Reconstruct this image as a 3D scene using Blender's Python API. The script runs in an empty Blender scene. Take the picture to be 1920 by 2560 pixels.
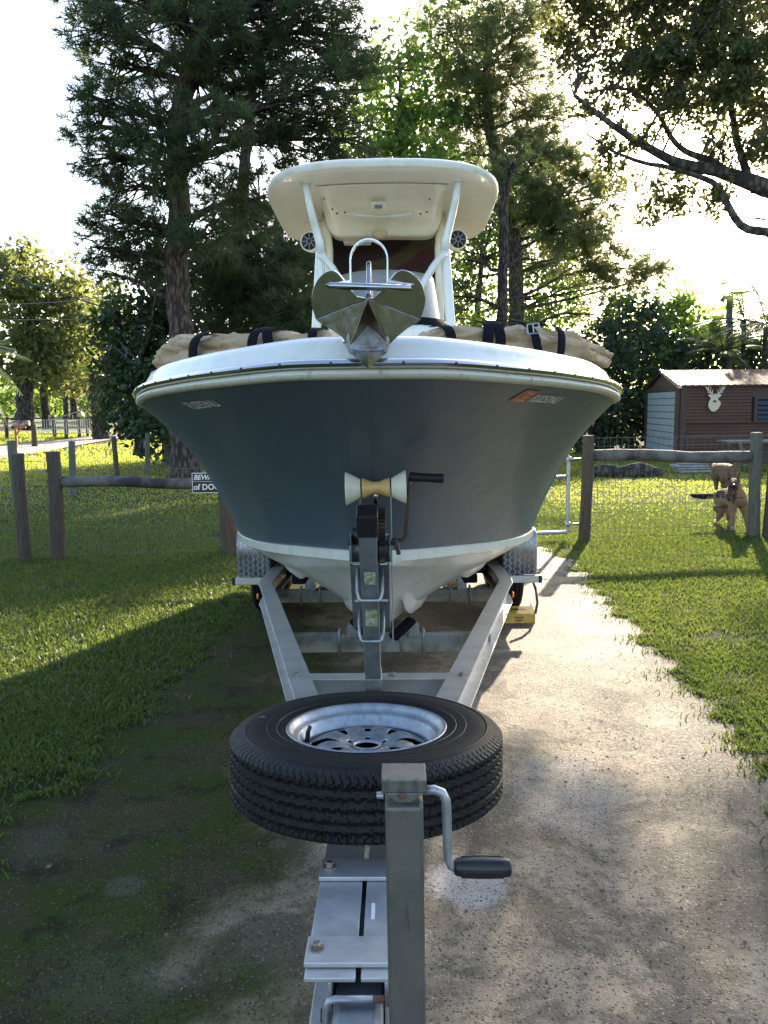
import bpy, bmesh, math, random
import numpy as np
from mathutils import Vector, Matrix, noise as mnoise

random.seed(7)
RNG = np.random.default_rng(11)
S = bpy.context.scene
COL = S.collection
R = math.radians
F = 2070.0; H = 1.70; PITCH = R(7.3)

# ------------------------------------------------------------------ camera
cd = bpy.data.cameras.new('camera'); cam = bpy.data.objects.new('camera', cd); COL.objects.link(cam)
cd.sensor_fit = 'HORIZONTAL'; cd.sensor_width = 36; cd.lens = F / 1920 * 36
cd.clip_end = 2000; cd.clip_start = 0.05
cam.location = (0, 0, H); ROLL = R(0.6)
cam.rotation_euler = (Matrix.Rotation(R(90) - PITCH, 3, 'X') @ Matrix.Rotation(-ROLL, 3, 'Z')).to_euler()
S.camera = cam

# ------------------------------------------------------------------ light
SUN_AZ, SUN_EL = R(20), R(22)
w = bpy.data.worlds.new('World'); S.world = w; w.use_nodes = True
wn = w.node_tree.nodes; wl = w.node_tree.links
bg = wn['Background']
sky = wn.new('ShaderNodeTexSky'); sky.sky_type = 'NISHITA'; sky.sun_disc = False
sky.sun_elevation = SUN_EL; sky.sun_rotation = SUN_AZ
sky.air_density = 1.0; sky.dust_density = 1.5; sky.ozone_density = 1.0
wl.new(sky.outputs[0], bg.inputs[0]); bg.inputs[1].default_value = 0.15
sd = bpy.data.lights.new('sun', 'SUN'); sun = bpy.data.objects.new('sun', sd); COL.objects.link(sun)
sd.energy = 5.0; sd.angle = R(0.6); sd.color = (1.0, 0.86, 0.66)
sun_dir = Vector((math.sin(SUN_AZ) * math.cos(SUN_EL), math.cos(SUN_AZ) * math.cos(SUN_EL), math.sin(SUN_EL)))
sun.rotation_euler = sun_dir.to_track_quat('Z', 'Y').to_euler()
vs = S.view_settings
vs.view_transform = 'Standard'; vs.look = 'None'; vs.gamma = 1; vs.use_curve_mapping = False
vs.exposure = 1.75
S.cycles.max_bounces = 6; S.cycles.transparent_max_bounces = 8

# ------------------------------------------------------------------ helpers
def unroll(px, py):
    x = (px * 1.15732 - 960) / F; y = -(py * 1.15732 - 1280) / F; c, s = math.cos(ROLL), math.sin(ROLL)
    return x * c + y * s, -(-x * s + y * c)
def P(px, py, Y):
    """world point at distance Y seen along the sight line (px, py)"""
    fx, fy = unroll(px, py)
    d = Vector((fx, math.cos(PITCH) - fy * math.sin(PITCH) * 1.0, -math.sin(PITCH) - fy * math.cos(PITCH)))
    return Vector((0, 0, H)) + d * (Y / d.y)
def G(px, py, z=0.0):
    fx, fy = unroll(px, py)
    d = Vector((fx, math.cos(PITCH) - fy * math.sin(PITCH), -math.sin(PITCH) - fy * math.cos(PITCH)))
    return Vector((0, 0, H)) + d * ((z - H) / d.z)
RIGX, RIGA = -0.077, -0.0145
RIGM = Matrix.Translation((RIGX, 0, 0)) @ Matrix.Rotation(RIGA, 4, 'Z')
RIGI = RIGM.inverted()
def Q(px, py, Y):
    """the same, in the frame of the trailer"""
    return RIGI @ P(px, py, Y)

def link_obj(name, me, parent=None):
    o = bpy.data.objects.new(name, me); COL.objects.link(o)
    if parent is not None: o.parent = parent
    return o
def tag(o, label=None, cat=None, group=None, kind=None):
    if label: o['label'] = label
    if cat: o['category'] = cat
    if group: o['group'] = group
    if kind: o['kind'] = kind
    return o
def empty(name, loc=(0, 0, 0), rz=0, label=None, cat=None, group=None):
    o = link_obj(name, None); o.location = loc; o.rotation_euler = (0, 0, rz); o.empty_display_size = .1
    return tag(o, label, cat, group)

class MB:
    def __init__(s): s.v = []; s.f = []; s.m = []; s.mi = 0
    def add(s, vs, fs):
        b = len(s.v); s.v += [tuple(v) for v in vs]
        for f in fs: s.f.append(tuple(b + i for i in f)); s.m.append(s.mi)
        return s
    def box(s, c, d, rot=None):
        c = Vector(c); hx, hy, hz = d[0] / 2, d[1] / 2, d[2] / 2
        vs = []
        for x, y, z in ((-1,-1,-1),(1,-1,-1),(1,1,-1),(-1,1,-1),(-1,-1,1),(1,-1,1),(1,1,1),(-1,1,1)):
            p = Vector((x * hx, y * hy, z * hz))
            if rot is not None: p = rot @ p
            vs.append(c + p)
        return s.add(vs, ((0,3,2,1),(4,5,6,7),(0,1,5,4),(1,2,6,5),(2,3,7,6),(3,0,4,7)))
    def bar(s, a, b, wd, ht, up=(0, 0, 1)):
        """box from a to b, wd across, ht along up"""
        a = Vector(a); b = Vector(b); d = (b - a); L = d.length; d.normalize()
        x = d.cross(Vector(up)).normalized(); z = x.cross(d)
        rot = Matrix((x, d, z)).transposed()
        return s.box((a + b) / 2, (wd, L, ht), rot)
    def tube(s, pts, rad, n=10, cap=True, flat=1.0):
        pts = [Vector(p) for p in pts]
        if not hasattr(rad, '__len__'): rad = [rad] * len(pts)
        t0 = (pts[1] - pts[0]).normalized()
        ref = Vector((0, 0, 1)) if abs(t0.z) < .9 else Vector((1, 0, 0))
        u = t0.cross(ref).normalized(); rings = []
        vs = []
        for i, p in enumerate(pts):
            if i == 0: t = pts[1] - pts[0]
            elif i == len(pts) - 1: t = pts[-1] - pts[-2]
            else: t = (pts[i + 1] - pts[i]).normalized() + (pts[i] - pts[i - 1]).normalized()
            t.normalize(); u = (u - t * u.dot(t)).normalized(); v = t.cross(u)
            for k in range(n):
                a = 2 * math.pi * k / n
                vs.append(p + (u * math.cos(a) + v * math.sin(a) * flat) * rad[i])
        fs = []
        for i in range(len(pts) - 1):
            for k in range(n):
                k2 = (k + 1) % n
                fs.append((i * n + k, i * n + k2, (i + 1) * n + k2, (i + 1) * n + k))
        if cap:
            fs.append(tuple(range(n - 1, -1, -1))); fs.append(tuple((len(pts) - 1) * n + k for k in range(n)))
        return s.add(vs, fs)
    def cyl(s, a, b, r, n=16, r2=None): return s.tube([a, b], [r, r if r2 is None else r2], n)
    def lathe(s, prof, c=(0, 0, 0), rot=None, n=32, closed=False):
        c = Vector(c); vs = []
        for r, z in prof:
            for k in range(n):
                a = 2 * math.pi * k / n; p = Vector((r * math.cos(a), r * math.sin(a), z))
                if rot is not None: p = rot @ p
                vs.append(c + p)
        fs = []; m = len(prof)
        for i in range(m if closed else m - 1):
            j = (i + 1) % m
            for k in range(n):
                k2 = (k + 1) % n
                fs.append((i * n + k, i * n + k2, j * n + k2, j * n + k))
        return s.add(vs, fs)
    def grid(s, rows, wrap=False):
        n = len(rows[0]); vs = [p for r in rows for p in r]; fs = []
        for i in range(len(rows) - 1):
            for k in range(n if wrap else n - 1):
                k2 = (k + 1) % n
                fs.append((i * n + k, i * n + k2, (i + 1) * n + k2, (i + 1) * n + k))
        return s.add(vs, fs)
    def prism(s, pts, off):
        """closed outline pts (3D) extruded by vector off"""
        off = Vector(off); n = len(pts); a = [Vector(p) for p in pts]; b = [p + off for p in a]
        fs = [tuple(range(n)), tuple(range(2 * n - 1, n - 1, -1))]
        for i in range(n): j = (i + 1) % n; fs.append((i, i + n, j + n, j))
        return s.add(a + b, fs)
    def build(s, name, mat, parent=None, smooth=False, bevel=0, auto=None, solid=0, sub=0):
        me = bpy.data.meshes.new(name); me.from_pydata(s.v, [], s.f); me.validate()
        ms = mat if isinstance(mat, (list, tuple)) else [mat]
        for m_ in ms: me.materials.append(m_)
        if len(ms) > 1 and len(me.polygons) == len(s.m): me.polygons.foreach_set('material_index', s.m)
        if smooth or auto:
            me.polygons.foreach_set('use_smooth', [True] * len(me.polygons))
        bm = bmesh.new(); bm.from_mesh(me); bmesh.ops.recalc_face_normals(bm, faces=bm.faces)
        if auto:
            for e in bm.edges:
                if len(e.link_faces) == 2 and e.calc_face_angle(0) > R(auto): e.smooth = False
        bm.to_mesh(me); bm.free()
        o = link_obj(name, me, parent)
        if solid:
            md = o.modifiers.new('solid', 'SOLIDIFY'); md.thickness = solid; md.offset = -1
        if sub:
            md = o.modifiers.new('sub', 'SUBSURF'); md.levels = sub; md.render_levels = sub
        if bevel:
            md = o.modifiers.new('bevel', 'BEVEL'); md.width = bevel; md.segments = 2; md.limit_method = 'ANGLE'; md.angle_limit = R(40)
            md.harden_normals = False
        return o

def catmull(pts, n):
    pts = [Vector(p) for p in pts]; out = []; m = len(pts) - 1
    for i in range(n):
        t = i / (n - 1) * m; k = min(int(t), m - 1); f = t - k
        p1, p2 = pts[k], pts[k + 1]
        p0 = pts[k - 1] if k > 0 else p1 * 2 - p2
        p3 = pts[k + 2] if k + 2 <= m else p2 * 2 - p1
        out.append(0.5 * ((2 * p1) + (p2 - p0) * f + (2 * p0 - 5 * p1 + 4 * p2 - p3) * f * f + (3 * p1 - p0 - 3 * p2 + p3) * f ** 3))
    return out
def cat1(pts, t):
    m = len(pts) - 1; t = max(0, min(m, t)); k = min(int(t), m - 1); f = t - k
    p1, p2 = pts[k], pts[k + 1]
    p0 = pts[k - 1] if k > 0 else p1 * 2 - p2
    p3 = pts[k + 2] if k + 2 <= m else p2 * 2 - p1
    return 0.5 * ((2 * p1) + (p2 - p0) * f + (2 * p0 - 5 * p1 + 4 * p2 - p3) * f * f + (3 * p1 - p0 - 3 * p2 + p3) * f ** 3)

def text_mesh(txt, size=1.0, extrude=0.0, bold=0.0, align='CENTER', shear=0.0, res=3):
    c = bpy.data.curves.new('t', 'FONT'); c.body = txt; c.size = size; c.extrude = extrude; c.offset = bold
    c.align_x = align; c.align_y = 'CENTER'; c.resolution_u = res; c.shear = shear
    o = bpy.data.objects.new('t', c); COL.objects.link(o)
    dg = bpy.context.evaluated_depsgraph_get(); me = bpy.data.meshes.new_from_object(o.evaluated_get(dg))
    bpy.data.objects.remove(o); bpy.data.curves.remove(c)
    return me

# ------------------------------------------------------------------ materials
class NT:
    def __init__(s, name):
        s.mat = bpy.data.materials.new(name); s.mat.use_nodes = True
        s.t = s.mat.node_tree; s.n = s.t.nodes; s.l = s.t.links
        s.b = s.n['Principled BSDF']; s.out = s.n['Material Output']
        tc = s.n.new('ShaderNodeTexCoord'); s.co = tc.outputs['Object']
    def set(s, **k):
        for a, v in k.items():
            inp = s.b.inputs[a.replace('_', ' ')]
            if hasattr(v, 'is_output') or isinstance(v, bpy.types.NodeSocket): s.l.new(v, inp)
            else: inp.default_value = (v + (1,)) if isinstance(v, tuple) and len(v) == 3 else v
        return s
    def map(s, scale=(1, 1, 1), co=None, rot=(0, 0, 0)):
        m = s.n.new('ShaderNodeMapping'); m.inputs['Scale'].default_value = scale; m.inputs['Rotation'].default_value = rot
        s.l.new(co or s.co, m.inputs['Vector']); return m.outputs[0]
    def noise(s, scale=5, detail=4, rough=.6, co=None, dist=0):
        n = s.n.new('ShaderNodeTexNoise'); n.inputs['Scale'].default_value = scale; n.inputs['Detail'].default_value = detail
        n.inputs['Roughness'].default_value = rough; n.inputs['Distortion'].default_value = dist
        s.l.new(co or s.co, n.inputs['Vector']); return n.outputs['Fac']
    def vor(s, scale=5, co=None, out='Distance', feature='F1', rnd=1):
        n = s.n.new('ShaderNodeTexVoronoi'); n.feature = feature; n.inputs['Scale'].default_value = scale
        n.inputs['Randomness'].default_value = rnd
        s.l.new(co or s.co, n.inputs['Vector']); return n.outputs[out]
    def ramp(s, fac, stops, interp='LINEAR'):
        r = s.n.new('ShaderNodeValToRGB'); r.color_ramp.interpolation = interp
        while len(r.color_ramp.elements) < len(stops): r.color_ramp.elements.new(0.5)
        for e, (p, c) in zip(r.color_ramp.elements, stops):
            e.position = p; e.color = (c, c, c, 1) if not hasattr(c, '__len__') else (tuple(c) + (1,))[:4]
        s.l.new(fac, r.inputs[0]); return r.outputs[0]
    def mix(s, fac, a, b, mode='MIX'):
        m = s.n.new('ShaderNodeMix'); m.data_type = 'RGBA'; m.blend_type = mode
        for sock, v in ((m.inputs[0], fac), (m.inputs[6], a), (m.inputs[7], b)):
            if isinstance(v, bpy.types.NodeSocket): s.l.new(v, sock)
            elif hasattr(v, '__len__'): sock.default_value = (tuple(v) + (1,))[:4]
            else: sock.default_value = v
        return m.outputs[2]
    def math(s, op, a, b=0.0, c=None):
        m = s.n.new('ShaderNodeMath'); m.operation = op
        for i, v in enumerate((a, b, c)):
            if v is None: continue
            if isinstance(v, bpy.types.NodeSocket): s.l.new(v, m.inputs[i])
            else: m.inputs[i].default_value = v
        return m.outputs[0]
    def xyz(s, co=None):
        m = s.n.new('ShaderNodeSeparateXYZ'); s.l.new(co or s.co, m.inputs[0]); return m.outputs
    def bump(s, h, strength=.3, dist=.01):
        b = s.n.new('ShaderNodeBump'); b.inputs['Strength'].default_value = strength; b.inputs['Distance'].default_value = dist
        s.l.new(h, b.inputs['Height']); s.l.new(b.outputs[0], s.b.inputs['Normal']); return b.outputs[0]
    def geo(s, out='Position'):
        return s.n.new('ShaderNodeNewGeometry').outputs[out]

def simple(name, col, rough=.5, metal=0.0, col2=None, nscale=6, lo=.4, hi=.65, bump=0, bscale=60, bdist=.004, stretch=(1,1,1), coat=0, rvar=0, spec=None):
    t = NT(name); co = t.map(stretch) if stretch != (1,1,1) else t.co
    c = col
    if col2:
        f = t.ramp(t.noise(nscale, 6, .65, co), [(lo, 0), (hi, 1)])
        c = t.mix(f, col, col2)
    t.set(Base_Color=c, Roughness=rough, Metallic=metal)
    if rvar:
        t.set(Roughness=t.ramp(t.noise(nscale * 2.3, 5, .6, co), [(.3, max(0, rough - rvar)), (.7, min(1, rough + rvar))]))
    if coat: t.set(Coat_Weight=coat, Coat_Roughness=.08)
    if spec is not None: t.set(Specular_IOR_Level=spec)
    if bump: t.bump(t.noise(bscale, 4, .6, co), bump, bdist)
    return t.mat

MT = {}
MT['gel_white'] = simple('white_gelcoat', (.70, .70, .67), .28, col2=(.55, .54, .42), nscale=9, lo=.5, hi=.75, coat=.4, bump=.35, bscale=170, bdist=.003, stretch=(1, 1, .5))
MT['gel_warm_bounce'] = simple('warm_bounce_gelcoat', (.76, .71, .57), .35, col2=(.66, .59, .44), nscale=5, lo=.5, hi=.8, coat=.3)  # gelcoat under the roof, warm reflected light put into its colour
MT['cream_rail'] = simple('cream_rail', (.58, .56, .47), .5, col2=(.22, .20, .14), nscale=40, lo=.55, hi=.75, bump=.2, bscale=120)
MT['alu'] = simple('aluminium', (.52, .51, .50), .5, .65, col2=(.38, .37, .35), nscale=7, lo=.45, hi=.75, bump=.06, bscale=160, bdist=.002, rvar=.12)
MT['alu_dirty'] = simple('dirty_aluminium', (.34, .34, .31), .6, .55, col2=(.16, .14, .11), nscale=9, lo=.45, hi=.7, bump=.1, bscale=140, bdist=.002, rvar=.1)
MT['plate'] = simple('tread_plate', (.36, .38, .42), .38, .75, col2=(.26, .27, .28), nscale=10, rvar=.1)
MT['galv'] = simple('galvanised', (.27, .29, .31), .55, .7, col2=(.15, .165, .18), nscale=14, lo=.35, hi=.7, bump=.12, bscale=90, bdist=.002, rvar=.12)
MT['galv_light'] = simple('galvanised_light', (.40, .42, .44), .45, .7, col2=(.24, .25, .27), nscale=26, lo=.4, hi=.7, bump=.15, bscale=80, bdist=.002, rvar=.12)
def jack_mat():
    t = NT('stained_galvanised'); st = t.ramp(t.noise(3.2, 5, .65, t.map((16, 16, 1.6))), [(.56, 0), (.68, 1)])
    c = t.mix(t.ramp(t.noise(9, 5, .6), [(.35, 0), (.7, 1)]), (.16, .15, .13), (.10, .098, .088)); c = t.mix(t.math('MULTIPLY', st, .8), c, (.05, .045, .038))
    sp = t.ramp(t.noise(38, 3, .6), [(.70, 0), (.76, 1)]); c = t.mix(t.math('MULTIPLY', sp, .6), c, (.40, .39, .36))
    t.set(Base_Color=c, Roughness=t.ramp(t.noise(20, 5, .6), [(.3, .42), (.7, .65)]), Metallic=.45); t.bump(t.noise(120, 4, .6), .15, .002); return t.mat
MT['jack'] = jack_mat()
MT['steel'] = simple('stainless', (.36, .38, .43), .17, 1.0, col2=(.25, .25, .26), nscale=20, lo=.5, hi=.8, rvar=.06)
MT['rub_chrome'] = simple('rail_chrome', (.6, .6, .6), .2, 1.0, bump=.1, bscale=200, bdist=.001)
MT['bolt'] = simple('bolt', (.38, .36, .33), .45, .8, col2=(.24, .15, .09), nscale=60)
MT['rubber'] = simple('rubber', (.007, .007, .0075), .55, spec=.3, col2=(.014, .014, .014), nscale=30, bump=.15, bscale=200, bdist=.002)
MT['black'] = simple('black_plastic', (.012, .012, .014), .4, bump=.05, bscale=120)
MT['dark_metal'] = simple('dark_metal', (.035, .035, .038), .45, .6, col2=(.08, .05, .03), nscale=40)
MT['strap'] = simple('webbing', (.008, .009, .012), .9, spec=.1, bump=.3, bscale=500, bdist=.001)
MT['roller_w'] = simple('cream_nylon', (.66, .62, .50), .45, col2=(.50, .45, .34), nscale=16, lo=.5, hi=.8)
MT['roller_y'] = simple('amber_rubber', (.55, .36, .13), .4, col2=(.34, .19, .06), nscale=22, lo=.45, hi=.75)
MT['orange'] = simple('orange_lens', (.8, .2, .02), .3)
MT['yellow'] = simple('yellow_paint', (.62, .36, .05), .45, col2=(.42, .24, .05), nscale=20)
MT['rust'] = simple('rusty_steel', (.16, .07, .04), .7, col2=(.08, .04, .03), nscale=30)
MT['white_paint'] = simple('white_print', (.72, .72, .70), .5)
MT['black_print'] = simple('black_print', (.012, .012, .013), .5)
MT['red'] = simple('red_sticker', (.42, .035, .04), .45)
MT['sticker_yellow'] = simple('yellow_print', (.42, .27, .06), .5)
MT['maroon'] = simple('maroon_cloth', (.06, .012, .014), .85, bump=.3, bscale=9, bdist=.04)
MT['olive'] = simple('olive_cloth', (.10, .085, .03), .85)

def hull_mat():
    t = NT('blue_grey_hull'); x = t.xyz()
    st = t.map((7, 7, .35))
    a = t.ramp(t.noise(3, 6, .7, st), [(.45, 0), (.85, 1)])
    s2 = t.ramp(t.noise(2.2, 3, .5), [(.5, 0), (.7, 1)])
    c = t.mix(t.math('MULTIPLY', a, s2), (.078, .114, .154), (.11, .135, .135))
    sp = t.ramp(t.noise(42, 5, .7), [(.72, 0), (.80, 1)])
    c = t.mix(t.math('MULTIPLY', sp, t.math('MULTIPLY', s2, .6)), c, (.17, .16, .14))
    t.set(Base_Color=c, Roughness=t.ramp(t.noise(9, 5, .6), [(.3, .48), (.75, .62)]), Coat_Weight=.10, Coat_Roughness=.12, Specular_IOR_Level=.35)
    return t.mat
MT['hull'] = hull_mat()
def canvas_mat():
    t = NT('tan_canvas')
    c = t.mix(t.ramp(t.noise(8, 6, .65), [(.35, 0), (.75, 1)]), (.46, .335, .21), (.35, .25, .155))
    t.set(Base_Color=c, Roughness=.85)
    h = t.math('ADD', t.noise(9, 4, .55, t.map((1.0, 1.0, 2.6)), 1.4), t.math('MULTIPLY', t.noise(300, 2, .5), .06))
    t.bump(h, .45, .03); return t.mat
MT['canvas'] = canvas_mat()
def bark(name, c1, c2, s=(14, 14, 4)):
    t = NT(name); co = t.map(s)
    v = t.vor(1.0, t.map(s), 'Distance', 'F1'); n = t.noise(2.0, 6, .7, co)
    f = t.ramp(v, [(.15, 0), (.6, 1)])
    c = t.mix(f, t.mix(n, c1, c2), tuple(k * .25 for k in c1))
    t.set(Base_Color=c, Roughness=.9)
    t.bump(t.math('ADD', t.math('MULTIPLY', v, -1.2), n), .9, .06); return t.mat
MT['bark_pine'] = bark('pine_bark', (.13, .085, .065), (.22, .15, .12))
MT['bark_oak'] = bark('oak_bark', (.11, .095, .08), (.17, .15, .12), (10, 10, 5))
MT['bark_palm'] = bark('palm_bark', (.10, .075, .055), (.16, .12, .09), (8, 8, 8))
def wood(name, c1, c2):
    t = NT(name)
    n = t.noise(6, 8, .75, t.map((14, 14, 1.0))); m = t.noise(3, 4, .6)
    c = t.mix(t.ramp(n, [(.4, 0), (.65, 1)]), c1, c2)
    c = t.mix(t.ramp(m, [(.5, 0), (.75, .5)]), c, (.09, .11, .07))
    t.set(Base_Color=c, Roughness=.9); t.bump(n, .6, .01); return t.mat
MT['post'] = wood('post_wood', (.105, .078, .055), (.035, .027, .02))
MT['post_grey'] = wood('grey_post_wood', (.15, .15, .115), (.06, .06, .045))
MT['log'] = simple('peeled_log', (.15, .135, .115), .85, col2=(.035, .03, .035), nscale=3, lo=.42, hi=.62, bump=.5, bscale=12, bdist=.02)
MT['pole'] = simple('pole_wood', (.20, .19, .17), .85, col2=(.12, .11, .10), nscale=5, bump=.3, bscale=30)
MT['wire'] = simple('galvanised_wire', (.14, .145, .15), .5, .6)
MT['gate_pipe'] = simple('gate_pipe', (.42, .44, .46), .45, .7, col2=(.25, .2, .16), nscale=12, lo=.55, hi=.8)

def leaf_mat(name, c1, c2, tr, trw=.45, rough=.45):
    t = NT(name)
    rnd = t.n.new('ShaderNodeNewGeometry').outputs['Random Per Island']
    c = t.mix(rnd, c1, c2)
    t.set(Base_Color=c, Roughness=rough, Specular_IOR_Level=.28)
    tb = t.n.new('ShaderNodeBsdfTranslucent')
    t.l.new(t.mix(rnd, tr, tuple(k * 1.5 for k in tr)), tb.inputs[0])
    mx = t.n.new('ShaderNodeMixShader'); mx.inputs[0].default_value = trw
    t.l.new(t.b.outputs[0], mx.inputs[1]); t.l.new(tb.outputs[0], mx.inputs[2]); t.l.new(mx.outputs[0], t.out.inputs[0])
    return t.mat
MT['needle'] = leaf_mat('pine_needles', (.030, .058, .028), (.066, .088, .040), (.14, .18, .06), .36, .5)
MT['needle_lit'] = leaf_mat('sunlit_pine_needles', (.06, .09, .04), (.10, .125, .06), (.32, .34, .13), .5, .45)  # sunlit copy of the needles, brightness put into their colour
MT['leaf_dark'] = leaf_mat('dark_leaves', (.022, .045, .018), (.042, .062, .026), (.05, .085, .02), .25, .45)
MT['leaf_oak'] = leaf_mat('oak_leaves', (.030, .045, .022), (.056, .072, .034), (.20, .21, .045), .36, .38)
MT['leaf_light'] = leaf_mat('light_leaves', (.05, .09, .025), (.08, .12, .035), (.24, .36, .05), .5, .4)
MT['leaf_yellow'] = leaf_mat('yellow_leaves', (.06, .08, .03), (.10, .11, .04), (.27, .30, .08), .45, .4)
MT['frond'] = leaf_mat('palm_fronds', (.035, .06, .022), (.06, .09, .03), (.13, .20, .04), .35, .35)
MT['frond_dead'] = leaf_mat('dead_fronds', (.12, .09, .05), (.16, .12, .07), (.2, .13, .05), .3, .6)
MT['grass'] = leaf_mat('grass_blades', (.028, .070, .014), (.078, .108, .028), (.17, .225, .035), .42, .45)
MT['straw'] = leaf_mat('straw_blades', (.20, .17, .09), (.28, .24, .13), (.30, .25, .10), .35, .6)
MT['grass_far'] = leaf_mat('sunny_grass_blades', (.07, .105, .03), (.12, .145, .045), (.42, .47, .07), .55, .5)  # grass further back, sunlit glow put into the blade colour
# ------------------------------------------------------------------ ground
def lawn_mat():
    t = NT('lawn')
    n1 = t.noise(.45, 5, .6); n2 = t.noise(5, 6, .7); n3 = t.noise(60, 4, .7)
    c = t.mix(n3, (.020, .034, .011), (.062, .085, .026))
    c = t.mix(t.ramp(n1, [(.45, 0), (.62, .7)]), c, t.mix(n3, (.05, .06, .02), (.12, .125, .045)))
    c = t.mix(t.ramp(n2, [(.58, 0), (.72, .75)]), c, (.085, .062, .035))
    t.set(Base_Color=c, Roughness=.95, Specular_IOR_Level=.1)
    t.bump(t.math('ADD', t.math('MULTIPLY', n2, .6), n3), .9, .05); return t.mat
MT['lawn'] = lawn_mat()
def far_mat():
    t = NT('field')
    n3 = t.noise(.25, 5, .7); n = t.noise(9, 4, .7)
    c = t.mix(n, (.045, .065, .02), (.10, .115, .035)); c = t.mix(t.ramp(n3, [(.45, 0), (.65, 1)]), c, (.14, .12, .05))
    t.set(Base_Color=c, Roughness=.9); t.bump(n, .8, .05); return t.mat
def ground_sheet():
    """one sheet out to the horizon, gently uneven near the camera"""
    xs = sorted(set([-600, -300, -150, -90, -60, -45] + [i * 1.0 for i in range(-36, 37)] + [45, 60, 90, 150, 300, 600]))
    ys = sorted(set([-40, -20, -10] + [i * 1.0 for i in range(-5, 41)] + [45, 52, 60, 80, 110, 160, 260, 450, 900]))
    m = MB()
    def z(x, y):
        k = max(0, min(1, (math.hypot(x, y - 5) - 9) / 10)) * max(0, min(1, (60 - abs(x)) / 20)) * max(0, min(1, (45 - y) / 10))
        return -0.012 + k * .05 * (mnoise.noise(Vector((x * .22, y * .22, 3))) - .35)
    m.grid([[(x, y, z(x, y)) for x in xs] for y in ys])
    return m.build('ground', MT['lawn'], smooth=True)
tag(ground_sheet(), kind='structure')

L_EDGE = [G(-90, 1830), G(0, 1758), G(90, 1705), G(170, 1640), G(250, 1560), G(330, 1492), G(390, 1430), G(450, 1372), G(500, 1318), G(535, 1270), G(560, 1235), G(590, 1200), G(610, 1180)]
R_EDGE = [G(1900, 1990), G(1780, 1820), G(1665, 1640), G(1600, 1568), G(1520, 1480), G(1440, 1405), G(1385, 1352), G(1330, 1300), G(1290, 1256), G(1245, 1215), G(1200, 1190), G(1170, 1180), G(1150, 1174)]
for e in (L_EDGE, R_EDGE): e.insert(0, Vector((e[0].x * 1.1, -9, 0)))
L_EDGE += [Vector((-2.1, 14, 0))]; R_EDGE += [Vector((1.9, 14, 0))]
Ly = np.array([p.y for p in L_EDGE]); Lx = np.array([p.x for p in L_EDGE]); Ry = np.array([p.y for p in R_EDGE]); Rx = np.array([p.x for p in R_EDGE])
def edge_wob(y, s): return .05 * np.sin(y * 7 + s) + .035 * np.sin(y * 17 + s * 3) + .02 * np.sin(y * 41 + s)
def left_edge(y): return np.interp(y, Ly, Lx) + edge_wob(y, 1.0)
def right_edge(y): return np.interp(y, Ry, Rx) + edge_wob(y, 2.0)

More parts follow.
